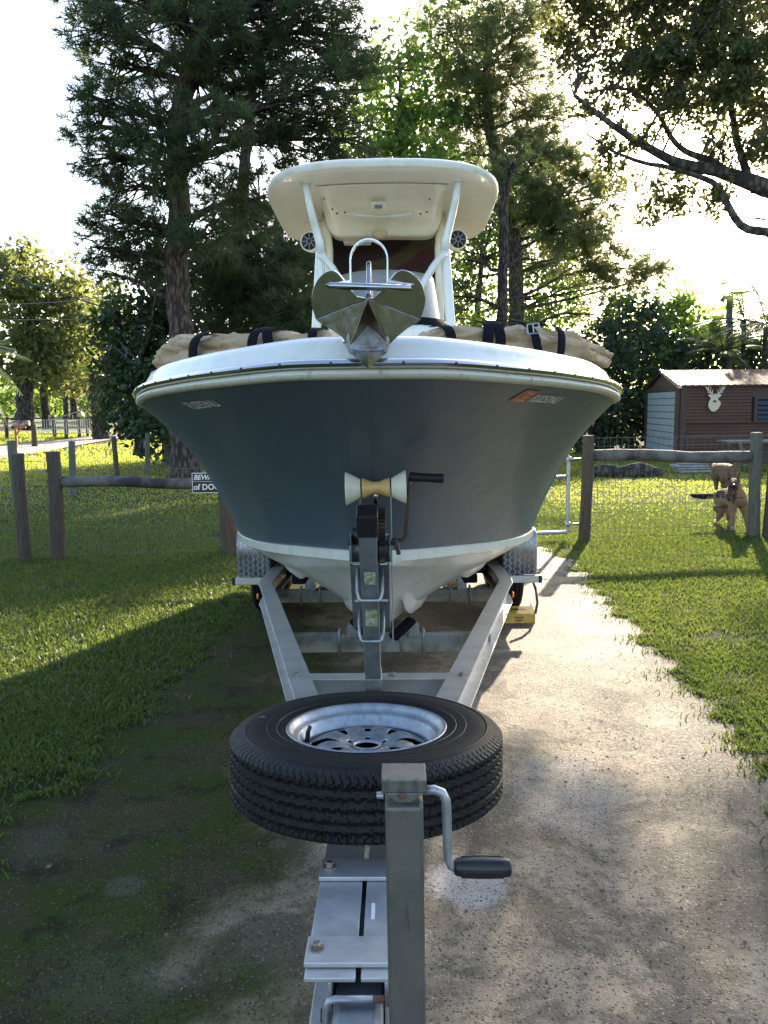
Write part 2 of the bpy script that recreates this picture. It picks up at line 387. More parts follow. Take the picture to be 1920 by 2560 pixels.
def drive_mat():
    t = NT('driveway_surface'); X, Y, Z = t.xyz()
    n1 = t.noise(.9, 4, .55); n2 = t.noise(1.7, 9, .68, dist=.5); mot = t.noise(13, 7, .72); fine = t.noise(55, 5, .75); grit = t.noise(190, 3, .7)
    base = t.mix(t.ramp(n2, [(.46, 0), (.54, 1)]), (.35, .28, .20), (.14, .115, .085))
    base = t.mix(t.ramp(n1, [(.51, 0), (.57, .7)]), base, (.085, .066, .044))      # dirt stains, with dappled shade also put into the colour
    base = t.mix(t.math('MULTIPLY', t.ramp(mot, [(.50, 0), (.60, 1)]), .6), base, (.085, .068, .048))
    # pale patches
    def spot(cx, cy, rx, ry, soft=.5):
        dx = t.math('DIVIDE', t.math('SUBTRACT', X, cx), rx); dy = t.math('DIVIDE', t.math('SUBTRACT', Y, cy), ry)
        d = t.math('SQRT', t.math('ADD', t.math('MULTIPLY', dx, dx), t.math('MULTIPLY', dy, dy)))
        d = t.math('ADD', d, t.math('ADD', t.math('MULTIPLY', t.math('SUBTRACT', n2, .5), 1.6), t.math('MULTIPLY', t.math('SUBTRACT', fine, .5), .8)))
        return t.ramp(d, [(1 - soft * .6, 1), (1.0, 0)])
    def at(px, py): g = G(px, py); return g.x, g.y
    c = base
    x, y = at(1005, 1905); c = t.mix(t.math('MULTIPLY', spot(x, y, .17, .17), .7), c, (.44, .43, .45))
    x, y = at(1215, 1720); c = t.mix(t.math('MULTIPLY', spot(x, y, .28, .42), .4), c, (.34, .33, .33))
    # moss on the side nearest the left lawn
    mm = t.math('ADD', t.math('MULTIPLY', X, -1.0), t.math('MULTIPLY', t.math('SUBTRACT', n1, .5), 2.2))
    mm = t.math('ADD', mm, t.math('MULTIPLY', t.math('SUBTRACT', n2, .5), 1.0))
    moss = t.ramp(mm, [(-.0 + .05, 0), (.55, 1)])
    mc = t.mix(t.ramp(t.noise(2.0, 6, .65), [(.42, 0), (.60, 1)]), (.052, .080, .013), (.078, .068, .038))
    mc = t.mix(t.ramp(t.noise(5.0, 6, .7), [(.52, 0), (.66, .8)]), mc, (.024, .022, .018))
    c = t.mix(t.math('MULTIPLY', moss, .93), c, mc)
    far_lit_moss = t.math('MULTIPLY', t.ramp(t.noise(1.6, 5, .6, t.map((1.2, .6, 1))), [(.5, 0), (.64, 1)]), t.ramp(t.math('DIVIDE', Y, 12), [(.25, 0), (.45, .35)]))
    c = t.mix(far_lit_moss, c, (.15, .12, .045))  # yellowish moss up the drive, sunlit gold put into its colour
    for (px, py, rx, ry) in ((270, 1915, .075, .07), (600, 1825, .05, .05), (75, 1830, .13, .16), (690, 1700, .25, .3), (240, 2130, .3, .16)):
        x, y = at(px, py); c = t.mix(t.math('MULTIPLY', spot(x, y, rx, ry, .6), .38 if rx < .1 else .16), c, (.17, .165, .145))
    # aggregate: pale stones and dark pits
    st = t.vor(95, out='Color'); sx = t.n.new('ShaderNodeSeparateColor'); t.l.new(st, sx.inputs[0])
    dist = t.vor(95)
    pale = t.math('MULTIPLY', t.ramp(sx.outputs[0], [(.84, 0), (.9, 1)]), t.ramp(dist, [(.25, 1), (.45, 0)]))
    pit = t.math('MULTIPLY', t.ramp(sx.outputs[1], [(.70, 0), (.8, 1)]), t.ramp(dist, [(.3, 1), (.5, 0)]))
    c = t.mix(t.math('MULTIPLY', pit, .75), c, (.045, .042, .040))
    c = t.mix(t.math('MULTIPLY', pale, t.math('SUBTRACT', .8, t.math('MULTIPLY', moss, .45))), c, (.42, .40, .35))
    c = t.mix(t.ramp(grit, [(.34, 0), (.56, 1)]), t.mix(.5, c, (0, 0, 0)), c)
    t.set(Base_Color=c, Roughness=t.ramp(fine, [(.3, .55), (.7, .9)]), Specular_IOR_Level=t.math('SUBTRACT', .4, t.math('MULTIPLY', moss, .38)))
    h = t.math('ADD', t.math('MULTIPLY', fine, .7), t.math('MULTIPLY', grit, .55))
    h = t.math('ADD', h, t.math('SUBTRACT', t.math('MULTIPLY', pale, .5), t.math('MULTIPLY', pit, .8)))
    t.bump(h, .8, .014); return t.mat
MT['drive'] = drive_mat()
m = MB(); rows = []
for y in np.concatenate([np.arange(-9, 0, .5), np.arange(0, 10, .06), np.arange(10, 14, .3)]):
    a, b = float(left_edge(y)), float(right_edge(y)); rows.append([(a + (b - a) * k / 24, float(y), -.008 + .012 * (1 - abs(k - 12) / 12) ** .3) for k in range(25)])
m.grid(rows); o = m.build('driveway', MT['drive'], smooth=True); tag(o, kind='structure')

# road on the left
def road_mat():
    t = NT('pale_road'); n = t.noise(.9, 6, .7); g = t.noise(25, 4, .7)
    c = t.mix(t.ramp(n, [(.4, 0), (.65, 1)]), (.42, .37, .36), (.28, .24, .22)); c = t.mix(t.math('MULTIPLY', g, .35), c, (.14, .12, .10))
    t.set(Base_Color=c, Roughness=.9); t.bump(g, .5, .03); return t.mat
near = [G(-160, 1012), G(-60, 1000), G(0, 992), G(50, 984), G(100, 976), G(150, 966), G(200, 957), G(240, 950), G(280, 944), G(330, 939)]
farr = [G(-160, 972), G(-60, 967), G(0, 963), G(50, 959), G(100, 955), G(150, 949), G(200, 942), G(240, 937), G(280, 932), G(330, 927)]
m = MB(); m.grid([[a.lerp(b, k / 6) + Vector((0, 0, .02)) for k in range(7)] for a, b in zip(catmull(near, 40), catmull(farr, 40))])
tag(m.build('road', road_mat(), smooth=True), kind='structure')
# open field beyond
m = MB(); m.grid([[(x, y, .03) for x in (-120, -60, -20, 0)] for y in (60, 80, 120, 200)]); tag(m.build('field', far_mat()), kind='structure')

def patchy(x, y, s=1.0):
    return np.array([mnoise.noise(Vector((a * s, b * s, 0))) for a, b in zip(x, y)])
# ---- pebbles and litter on the driveway
def scatter_stones(name, n, size, mat, xr, yr, seedv, flat=.5, cond=None):
    rg = np.random.default_rng(seedv)
    x = rg.uniform(*xr, n); y = yr[0] + (yr[1] - yr[0]) * rg.random(n) ** 1.4
    k = (x > left_edge(y) + .05) & (x < right_edge(y) - .05) & (patchy(x, y, 2.2) + rg.normal(0, .2, n) > -.1)
    if cond is not None: k &= cond(x, y, rg)
    x, y = x[k], y[k]; n = len(x)
    s = size * rg.lognormal(0, .35, n); a = rg.uniform(0, 6.28, n); e = rg.uniform(.6, 1, n)
    base = np.array([[1, 0, 0], [.2, 1, 0], [-1, .2, 0], [-.1, -1, 0], [0, 0, 1.]])
    v = np.repeat(base[None], n, 0); v[:, :, 1] *= e[:, None]
    ca, sa = np.cos(a)[:, None], np.sin(a)[:, None]
    vx = v[:, :, 0] * ca - v[:, :, 1] * sa; vy = v[:, :, 0] * sa + v[:, :, 1] * ca
    V = np.stack([vx * s[:, None] + x[:, None], vy * s[:, None] + y[:, None], v[:, :, 2] * s[:, None] * flat + .003], -1).reshape(-1, 3)
    f = np.array([[0, 1, 4], [1, 2, 4], [2, 3, 4], [3, 0, 4]]); Fc = (f[None] + 5 * np.arange(n)[:, None, None]).reshape(-1, 3)
    me = mesh_np(name, V, Fc); me.materials.append(mat); return link_obj(name, me)
def mesh_np(name, V, Fc):
    me = bpy.data.meshes.new(name); me.vertices.add(len(V)); me.vertices.foreach_set('co', np.asarray(V, np.float32).ravel())
    k = Fc.shape[1]; me.loops.add(Fc.size); me.loops.foreach_set('vertex_index', Fc.astype(np.int32).ravel())
    me.polygons.add(len(Fc)); me.polygons.foreach_set('loop_start', np.arange(0, Fc.size, k, dtype=np.int32))
    me.update(calc_edges=True); return me
MT['pebble'] = simple('pale_pebbles', (.27, .26, .23), .8, col2=(.16, .15, .13), nscale=9)
MT['pebble_dark'] = simple('dark_grit', (.06, .055, .05), .8, col2=(.10, .09, .07), nscale=9)
tag(scatter_stones('gravel', 6000, .0026, MT['pebble'], (-3.5, 4), (.9, 8), 3, cond=lambda x, y, rg: (x > -.2) | (rg.random(len(x)) < .45)), kind='stuff')
tag(scatter_stones('grit', 15000, .0042, MT['pebble_dark'], (-1, 4), (.9, 8), 5), kind='stuff')
tag(scatter_stones('fallen_leaves', 260, .008, simple('fallen_leaf', (.10, .14, .05), .6, col2=(.22, .17, .08), nscale=30), (-3.5, 4), (.9, 9), 9, .12), kind='stuff')

# ------------------------------------------------------------------ grass blades
def blades(name, x, y, hgt, wid, mat, seedv, z0=-.012, lean=.9):
    rg = np.random.default_rng(seedv); n = len(x)
    a = rg.uniform(0, 6.283, n); b = rg.uniform(0, 6.283, n)
    h = hgt * rg.uniform(.45, 1.15, n); l = h * rg.uniform(.2, lean + .5, n); wd = wid * rg.uniform(.6, 1.2, n)
    p0 = np.stack([x, y, np.full(n, z0)], -1)
    wv = np.stack([np.cos(a), np.sin(a), np.zeros(n)], -1) * wd[:, None] / 2
    d = np.stack([np.cos(b), np.sin(b), np.zeros(n)], -1)
    mid = p0 + d * (l * .35)[:, None] + np.array([0, 0, 1]) * (h * .65)[:, None]
    tip = p0 + d * l[:, None] + np.array([0, 0, 1]) * (h * .9)[:, None]
    V = np.stack([p0 - wv, p0 + wv, mid + wv * .8, mid - wv * .8, tip], 1).reshape(-1, 3)
    i = 5 * np.arange(n)[:, None]
    Fc = np.concatenate([i + np.array([[0, 1, 2]]), i + np.array([[0, 2, 3]]), i + np.array([[3, 2, 4]])], 0)
    me = mesh_np(name, V, Fc); me.materials.append(mat); return link_obj(name, me)
def fill(n, xr, yr, cond, seedv, pw=1.0):
    rg = np.random.default_rng(seedv); x = rg.uniform(*xr, n); y = yr[0] + (yr[1] - yr[0]) * rg.random(n) ** pw
    k = cond(x, y); x, y = x[k], y[k]
    bare = patchy(x, y, 1.6) + rg.normal(0, .12, len(x)); k = bare > -.55
    return x[k], y[k]
feather = lambda y: .05 * np.sin(y * 5.3) + .03 * np.sin(y * 23)
lawn_l = lambda x, y: (x < left_edge(y) + .03 + RNG.exponential(.025, len(x))) & (x > -.62 * y - 1.2)
lawn_r = lambda x, y: (x > right_edge(y) - .03 - RNG.exponential(.03, len(x))) & (x < .62 * y + 1.2)
x1, y1 = fill(150000, (-5, 0), (1.9, 5.2), lawn_l, 1); x2, y2 = fill(260000, (-10, -.5), (5.0, 15), lawn_l, 2)
x3, y3 = fill(110000, (0.9, 5), (2.5, 5.5), lawn_r, 3); x4, y4 = fill(260000, (1.0, 10), (5.3, 15), lawn_r, 4)
gn = blades('grass', np.concatenate([x1, x3]), np.concatenate([y1, y3]), .036, .0070, MT['grass'], 5); tag(gn, kind='stuff')
def on_road(x, y):
    yn = np.interp(-x, [-p.x for p in near][::-1] if near[0].x > near[-1].x else [-p.x for p in reversed(near)], [p.y for p in reversed(near)])
    yf = np.interp(-x, [-p.x for p in reversed(farr)], [p.y for p in reversed(farr)])
    return (y > yn - .3) & (y < yf + .3)
def far_cond(x, y):
    return ~((x < -3) & (y > 20) & on_road(x, y)) & ((x < -2.2) | (x > -1.9)) & (np.abs(x) < .5 * y + 1)
x5, y5 = fill(210000, (-15, 15), (9, 31), far_cond, 7, .8)
kf = RNG.random(len(x5)) < np.clip((y5 - 9.5) / 4, 0, 1); x5, y5 = x5[kf], y5[kf]
ks = RNG.random(len(x4)) > np.clip((y4 - 10.5) / 4.5, 0, 1); kl = RNG.random(len(x2)) > np.clip((y2 - 10.5) / 4.5, 0, 1); x4, y4, x2, y2 = x4[ks], y4[ks], x2[kl], y2[kl]
gm = blades('grass', np.concatenate([x2, x4]), np.concatenate([y2, y4]), .040, .010, MT['grass'], 6); tag(gm, kind='stuff')
xs_ = np.concatenate([x1, x2, x3, x4]); ys_ = np.concatenate([y1, y2, y3, y4]); kk = (RNG.random(len(xs_)) < .10) & (patchy(xs_, ys_, .9) > -.05)
tag(blades('dry_grass', xs_[kk] + .01, ys_[kk], .036, .008, MT['straw'], 16), kind='stuff')
tag(blades('grass', x5, y5, .055, .020, MT['grass_far'], 8, z0=-.03), kind='stuff')
# taller weeds along the road verge and beyond
x6, y6 = fill(40000, (-34, -4), (27, 62), lambda x, y: (x < -.16 * y) & (x > -.52 * y), 9, .8)
k = ~on_road(x6, y6); tag(blades('verge_grass', x6[k], y6[k], .16, .05, MT['grass_far'], 10, z0=-.03), kind='stuff')
# small weeds reaching over the driveway edge
def weed_edge(seedv, n, side):
    rg = np.random.default_rng(seedv); y = 2.0 + 6.5 * rg.random(n) ** 1.3
    c = np.sin(y * 9) * .5 + np.sin(y * 31) * .5 + rg.normal(0, .3, n); k = c > .1; y = y[k]
    off = rg.exponential(.05, len(y))
    x = (left_edge(y) + off) if side < 0 else (right_edge(y) - off)
    return x, y
xa, ya = weed_edge(1, 9000, -1); xb, yb = weed_edge(2, 9000, 1)
tag(blades('edge_weeds', np.concatenate([xa, xb]), np.concatenate([ya, yb]), .04, .009, MT['grass'], 12, z0=-.005, lean=1.3), kind='stuff')

# ------------------------------------------------------------------ trees
def ortho(rg, n):
    d = rg.normal(size=(n, 3)); d /= np.linalg.norm(d, axis=1)[:, None]
    e = rg.normal(size=(n, 3)); e -= (e * d).sum(1)[:, None] * d; e /= np.linalg.norm(e, axis=1)[:, None]
    return d, e
def leaf_mesh(clumps, rads, per, size, seedv, droop=.3):
    rg = np.random.default_rng(seedv); C = np.repeat(np.array(clumps), per, 0); Rr = np.repeat(np.array(rads), per)
    n = len(C); off = rg.normal(size=(n, 3)); off /= np.linalg.norm(off, axis=1)[:, None]
    p = C + off * (Rr * rg.random(n) ** .45)[:, None] * np.array([1.1, 1.1, .8])
    a, b = ortho(rg, n); s = size * rg.uniform(.6, 1.25, n)[:, None]
    V = np.stack([p - a * s, p - b * s * .55 + a * s * .1, p + a * s, p + b * s * .55 + a * s * .1], 1).reshape(-1, 3)
    Fc = np.arange(4 * n).reshape(-1, 4); return V, Fc
def needle_mesh(tips, dirs, per, length, width, seedv, spread=.75):
    rg = np.random.default_rng(seedv); n = len(tips) * per
    p = np.repeat(np.array(tips), per, 0); d0 = np.repeat(np.array(dirs), per, 0)
    p = p - d0 * (rg.random(n) * length * .55)[:, None]
    r = rg.normal(size=(n, 3)); r /= np.linalg.norm(r, axis=1)[:, None]
    d = d0 * (1 - spread * .4) + r * spread; d /= np.linalg.norm(d, axis=1)[:, None]; d[:, 2] -= .12
    e = rg.normal(size=(n, 3)); e -= (e * d).sum(1)[:, None] * d; e /= np.linalg.norm(e, axis=1)[:, None]
    L = (length * rg.uniform(.7, 1.15, n))[:, None]; wv = e * width * .5
    V = np.stack([p - wv, p + wv, p + d * L], 1).reshape(-1, 3)
    return V, np.arange(3 * n).reshape(-1, 3)

SZ = {'pine': 1.2, 'leafy': 1.15}; DN = {'pine': 12.0, 'leafy': 11.0}
def tree(name, label, trunk, clusters, kind, leaf, leafsize=.1, per=36, clump_r=.45, density=1.0, bark_m='bark_oak', seedv=1, group=None, limb_r=.06, cat='tree', tuft=None, hidden_limbs=False):
    """trunk: list of (px,py,Y,r); clusters: list of (px,py,Y,rx,ry[,dens]) in sight-line units at distance Y"""
    rr = random.Random(seedv); rg = np.random.default_rng(seedv)
    tp = [(t[0] if isinstance(t[0], Vector) else P(*t[:3])) for t in trunk]; tr = [t[-1] for t in trunk]
    base = tp[0].copy(); root = empty(name, base, 0, label, cat, group)
    def loc(v): return Vector(v) - base
    tps = catmull(tp, max(8, len(tp) * 5)); trs = [float(np.interp(i / (len(tps) - 1), np.linspace(0, 1, len(tr)), tr)) for i in range(len(tps))]
    m = MB()
    wob = [Vector((rr.uniform(-1, 1), rr.uniform(-1, 1), 0)) * trs[i] * .18 for i in range(len(tps))]
    pts = [loc(p + wv) for p, wv in zip(tps, wob)]
    trs2 = list(trs); trs2[0] *= 1.25
    m.tube(pts, trs2, 14); m.build('trunk', MT[bark_m], root, smooth=True)
    m = MB(); clumps = []; rads = []; dirs = []
    for cl in clusters:
        px, py, Y, rx, ry = cl[:5]; dn = cl[5] if len(cl) > 5 else 1
        c = P(px, py, Y); k = Y / math.cos(PITCH) / 1789
        RX, RZ = rx * k * SZ[kind], ry * k * SZ[kind] * (1.12 if leaf == 'needle' else 1.0); RYd = min(RX, max(RZ, RX * .6)) * .9
        # attach to the trunk somewhat below the cluster
        best = min(range(len(tps)), key=lambda i: (tps[i] - c).length + (3 if tps[i].z > c.z - .15 * math.hypot(tps[i].x - c.x, tps[i].y - c.y) else 0) + (4 if i < 2 else 0))
        a = tps[best]; r0 = min(trs[best] * .6, limb_r * (1 + RX * .35))
        midp = a.lerp(c, .5) + Vector((rr.uniform(-.3, .3), rr.uniform(-.3, .3), rr.uniform(.0, .35))) * min(1.5, (c - a).length * .3)
        L = catmull([a, a.lerp(midp, .5) + Vector((rr.uniform(-.15, .15),) * 3), midp, c], 9)
        if (c - a).length > .3: m.tube([loc(p) for p in L], [r0 * (1 - .62 * i / 8) for i in range(9)], 7)
        vol = RX * RYd * RZ
        nc = max(6, int(density * dn * DN[kind] * (RX * RZ) / (clump_r ** 2)))
        for j in range(nc):
            while True:
                q = np.array([rr.uniform(-1, 1) for _ in range(3)])
                if (q ** 2).sum() < 1: break
            q = q * (abs((q ** 2).sum()) ** -.18 if (q ** 2).sum() > .01 else 1)
            s = c + Vector((q[0] * RX, q[1] * RYd, q[2] * RZ))
            clumps.append(tuple(loc(s))); rads.append(clump_r * rr.uniform(.6, 1.25))
            st = L[rr.choice((4, 5, 6, 7, 8))]; d = (s - st); dl = d.length
            dd = d.normalized() if dl > .01 else Vector((0, 0, 1)); dd = (dd + Vector((0, 0, .35))).normalized(); dirs.append(tuple(dd))
            if j % (2 if kind == 'pine' else 3) == 0:
                mm_ = st.lerp(s, .5) + Vector((rr.uniform(-.12, .12), rr.uniform(-.12, .12), rr.uniform(-.05, .2))) * dl
                m.tube([loc(st), loc(mm_), loc(s)], [r0 * .28, r0 * .2, r0 * .07 + .004], 5, cap=False)
    m.build('limbs', MT[bark_m], root, smooth=True)
    if kind == 'pine':
        tl, wd, pt = tuft or (.30, .016, 10)
        T = []; D = []
        for cpt, rad, dd in zip(clumps, rads, dirs):
            for _ in range(per):
                o_ = rg.normal(size=3); o_ /= np.linalg.norm(o_); 
                T.append(np.array(cpt) + o_ * rad * rg.random() ** .4 * np.array([1.15, 1.15, .8]))
                d_ = np.array(dd) + o_ * .9; D.append(d_ / np.linalg.norm(d_))
        V, Fc = needle_mesh(T, D, pt, tl, wd, seedv)
    else:
        V, Fc = leaf_mesh(clumps, rads, per, leafsize, seedv)
    me = mesh_np('crown', V, Fc); me.materials.append(MT[leaf]); link_obj('crown', me, root)
    return root

# big slash pine on the left, in front of everything
tree('pine_tree', 'tall dark slash pine with thick reddish trunk rising behind the boat bow on the left',
     [(P(402, 1040, 19.5) , .36), (396, 900, 19.6, .31), (392, 760, 19.7, .28), (384, 600, 19.8, .26), (384, 430, 19.8, .25), (382, 300, 19.8, .23), (395, 200, 19.8, .20), (430, 100, 19.8, .17), (440, -60, 19.8, .13)],
     [(215, 60, 19, 75, 40), (260, 130, 20, 80, 45), (205, 210, 18.6, 42, 40), (215, 275, 19, 70, 38), (245, 340, 20, 70, 45), (300, 20, 20, 90, 40), (330, 260, 18.6, 70, 60), (300, 400, 20, 75, 45),
      (255, 470, 19, 62, 32), (215, 535, 19.5, 38, 38), (225, 590, 19.2, 26, 20, .8), (300, 500, 20, 60, 50), (320, 560, 20.5, 45, 42), (420, 60, 18.5, 100, 55), (430, 180, 21, 90, 60), (520, 120, 19.5, 90, 55), (540, 30, 20.5, 100, 50),
      (450, 330, 18.3, 60, 50), (360, 350, 18.2, 50, 45), (560, 230, 20.5, 90, 55), (650, 90, 20, 90, 50), (700, 190, 19, 80, 45), (640, 290, 20, 85, 50), (740, 300, 20, 70, 42), (760, 80, 20.5, 45, 60), (760, 150, 19.5, 50, 40), (620, 20, 19.5, 110, 40),
      (440, 500, 18.4, 60, 45), (560, 430, 19.5, 60, 60, .8), (390, -60, 20, 200, 60), (620, -80, 20, 180, 60), (480, 260, 17.5, 50, 40), (200, -20, 20, 60, 50, .8)],
     'pine', 'needle', per=3, clump_r=.27, density=.52, bark_m='bark_pine', seedv=21, limb_r=.075, tuft=(.27, .020, 20), group='tall slash pines around the boat')
# pine whose boughs hang low, between the big pine and the T-top
tree('pine_tree', 'dark pine with low hanging boughs just right of the thick reddish trunk',
     [(P(510, 960, 25), .26), (508, 700, 25, .22), (520, 450, 25, .18), (540, 250, 25, .14), (560, 60, 25, .09)],
     [(470, 620, 23, 70, 45), (540, 640, 23, 80, 55), (600, 600, 24, 70, 60), (620, 680, 22, 60, 45), (450, 700, 23, 50, 50), (520, 560, 25, 70, 50), (430, 560, 22, 60, 50), (600, 500, 25, 60, 55, .7), (660, 560, 25, 50, 50), (520, 470, 26, 60, 50, .7), (470, 420, 25, 50, 50, .6), (640, 650, 22.5, 45, 45)],
     'pine', 'needle', per=3, clump_r=.30, density=.55, bark_m='bark_pine', seedv=22, tuft=(.30, .023, 20), group='tall slash pines around the boat')
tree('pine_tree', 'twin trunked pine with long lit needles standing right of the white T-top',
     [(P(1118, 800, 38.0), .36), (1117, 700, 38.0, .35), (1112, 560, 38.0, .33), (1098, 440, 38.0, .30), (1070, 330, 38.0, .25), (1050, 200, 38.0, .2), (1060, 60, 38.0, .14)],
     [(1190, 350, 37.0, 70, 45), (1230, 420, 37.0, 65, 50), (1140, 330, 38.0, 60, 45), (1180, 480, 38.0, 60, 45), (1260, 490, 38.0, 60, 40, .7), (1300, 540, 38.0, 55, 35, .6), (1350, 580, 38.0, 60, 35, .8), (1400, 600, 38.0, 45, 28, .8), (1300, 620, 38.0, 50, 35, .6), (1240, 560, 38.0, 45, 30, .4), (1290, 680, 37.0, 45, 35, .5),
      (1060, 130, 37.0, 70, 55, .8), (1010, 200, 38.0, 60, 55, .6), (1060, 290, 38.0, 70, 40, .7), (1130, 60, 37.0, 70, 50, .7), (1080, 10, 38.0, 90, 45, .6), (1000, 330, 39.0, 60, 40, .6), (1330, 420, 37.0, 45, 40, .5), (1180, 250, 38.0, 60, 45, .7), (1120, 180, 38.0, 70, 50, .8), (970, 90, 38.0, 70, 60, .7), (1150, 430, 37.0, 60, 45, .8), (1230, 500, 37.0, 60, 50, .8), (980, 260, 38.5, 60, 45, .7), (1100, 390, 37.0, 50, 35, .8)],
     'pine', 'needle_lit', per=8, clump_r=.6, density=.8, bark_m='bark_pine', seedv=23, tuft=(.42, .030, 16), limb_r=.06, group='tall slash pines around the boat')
tree('pine_tree', 'slender dark pine trunk just left of the twin trunked pine',
     [(P(1086, 800, 29), .2), (1084, 690, 29, .19), (1087, 560, 29, .17), (1090, 420, 29, .15), (1110, 360, 29, .10)],
     [(1010, 440, 29, 60, 50, .8), (1000, 560, 30, 50, 50, .6), (1160, 560, 30, 45, 45, .6), (1110, 350, 28, 60, 40, .6), (980, 640, 30, 60, 40, .7), (1150, 640, 30, 50, 45, .5)],
     'pine', 'needle', per=6, clump_r=.5, density=.5, bark_m='bark_pine', seedv=24, tuft=(.3, .022, 12), group='tall slash pines around the boat')
# leafy trees behind the T-top
tree('leafy_tree', 'dense dark leafy tree filling the gap behind the tan canvas on the left',
     [(P(600, 880, 31), .3), (600, 700, 31, .25), (600, 500, 31, .18)],
     [(560, 800, 31, 110, 90), (660, 760, 32, 90, 90), (470, 800, 30, 70, 90), (620, 640, 33, 110, 80), (520, 650, 33, 90, 80), (680, 540, 33, 80, 60), (440, 640, 32, 70, 80), (560, 900, 30, 120, 60), (500, 530, 34, 80, 60, .6), (720, 680, 33, 70, 90), (730, 850, 31, 90, 90), (640, 430, 34, 70, 60, .5)],
     'leafy', 'leaf_dark', .15, per=34, clump_r=.75, density=.6, seedv=31)
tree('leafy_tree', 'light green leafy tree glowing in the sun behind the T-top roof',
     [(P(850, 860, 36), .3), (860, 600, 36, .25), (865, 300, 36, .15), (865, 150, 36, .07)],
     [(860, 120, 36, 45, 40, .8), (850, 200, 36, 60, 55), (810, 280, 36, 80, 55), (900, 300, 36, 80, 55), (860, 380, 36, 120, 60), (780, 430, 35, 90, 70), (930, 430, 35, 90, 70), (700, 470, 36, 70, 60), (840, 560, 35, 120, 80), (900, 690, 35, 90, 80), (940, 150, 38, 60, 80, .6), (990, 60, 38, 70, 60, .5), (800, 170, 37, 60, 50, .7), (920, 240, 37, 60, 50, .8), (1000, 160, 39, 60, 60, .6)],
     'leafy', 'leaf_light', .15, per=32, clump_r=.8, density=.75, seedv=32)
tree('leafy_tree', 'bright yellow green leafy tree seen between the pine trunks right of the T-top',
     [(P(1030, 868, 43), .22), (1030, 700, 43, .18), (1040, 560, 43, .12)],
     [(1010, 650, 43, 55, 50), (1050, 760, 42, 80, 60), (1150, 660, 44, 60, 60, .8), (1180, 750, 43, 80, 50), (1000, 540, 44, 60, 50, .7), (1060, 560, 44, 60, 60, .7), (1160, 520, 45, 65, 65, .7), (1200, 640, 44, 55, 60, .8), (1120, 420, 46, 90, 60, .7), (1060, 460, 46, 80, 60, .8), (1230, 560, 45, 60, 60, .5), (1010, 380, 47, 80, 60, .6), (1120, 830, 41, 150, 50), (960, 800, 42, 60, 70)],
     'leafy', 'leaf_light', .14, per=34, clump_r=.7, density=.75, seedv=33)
tree('leafy_tree', 'dark round shrubby tree behind the utility pole, left of the thick pine trunk',
     [(P(300, 985, 24), .16), (300, 880, 24, .13), (300, 780, 24, .1)],
     [(300, 880, 23.5, 45, 75), (340, 800, 24, 45, 90), (330, 930, 22.5, 45, 50), (240, 690, 26, 40, 45), (290, 700, 26, 60, 60), (330, 640, 25, 50, 60), (280, 780, 25, 50, 60), (240, 760, 27, 35, 50), (345, 560, 25, 40, 60, .6), (370, 860, 24, 40, 80), (270, 900, 24, 45, 45), (300, 820, 25, 60, 70), (380, 700, 26, 50, 70), (250, 830, 27, 40, 50), (350, 740, 25, 50, 60)],
     'leafy', 'leaf_dark', .11, per=34, clump_r=.5, density=.62, seedv=34)
# oak limbs hanging into the top right, trunk outside the picture
tree('oak_tree', 'spreading oak hanging into the top right with long bare lower limbs',
     [(Vector((11.4, 15.6, -.05)), .36), (Vector((11.2, 15.6, 2)), .32), (1800, 470, 15, .28), (1730, 430, 15, .2), (1640, 400, 15, .15), (1560, 372, 15, .11), (1450, 345, 15, .08), (1330, 275, 15, .055), (1240, 205, 15, .03)],
     [(1560, 60, 15, 130, 75, 1.2), (1440, 60, 15.5, 120, 75, 1.1), (1330, 40, 16, 90, 60), (1250, 90, 16, 55, 50, .8), (1620, 150, 14.5, 90, 75, 1.1), (1500, 150, 15, 110, 60, 1.2), (1400, 170, 15.5, 80, 45), (1320, 160, 16, 60, 40, .7), (1570, 220, 14.5, 110, 30, .8), (1660, 250, 14.5, 60, 60, .6), (1280, 240, 15.5, 50, 25, .5),
      (1480, 265, 15, 60, 25, .4), (1380, 290, 15, 60, 28, .35), (1290, 310, 15.2, 45, 28, .5), (1330, 380, 15.2, 40, 30, .4), (1440, 400, 15, 40, 32, .6), (1500, 440, 15, 42, 26, .6), (1420, 450, 15, 32, 22, .6), (1550, 430, 15, 32, 25, .5), (1600, 300, 15, 50, 30, .4), (1640, 330, 15, 30, 30, .4), (1540, 330, 15.3, 40, 25, .35),
      (1600, -60, 15, 200, 60), (1350, -50, 15, 150, 50), (1220, 10, 16, 50, 60, .7), (1220, 130, 16, 35, 35, .6)],
     'leafy', 'leaf_oak', .056, per=44, clump_r=.24, density=.42, seedv=41, limb_r=.016)
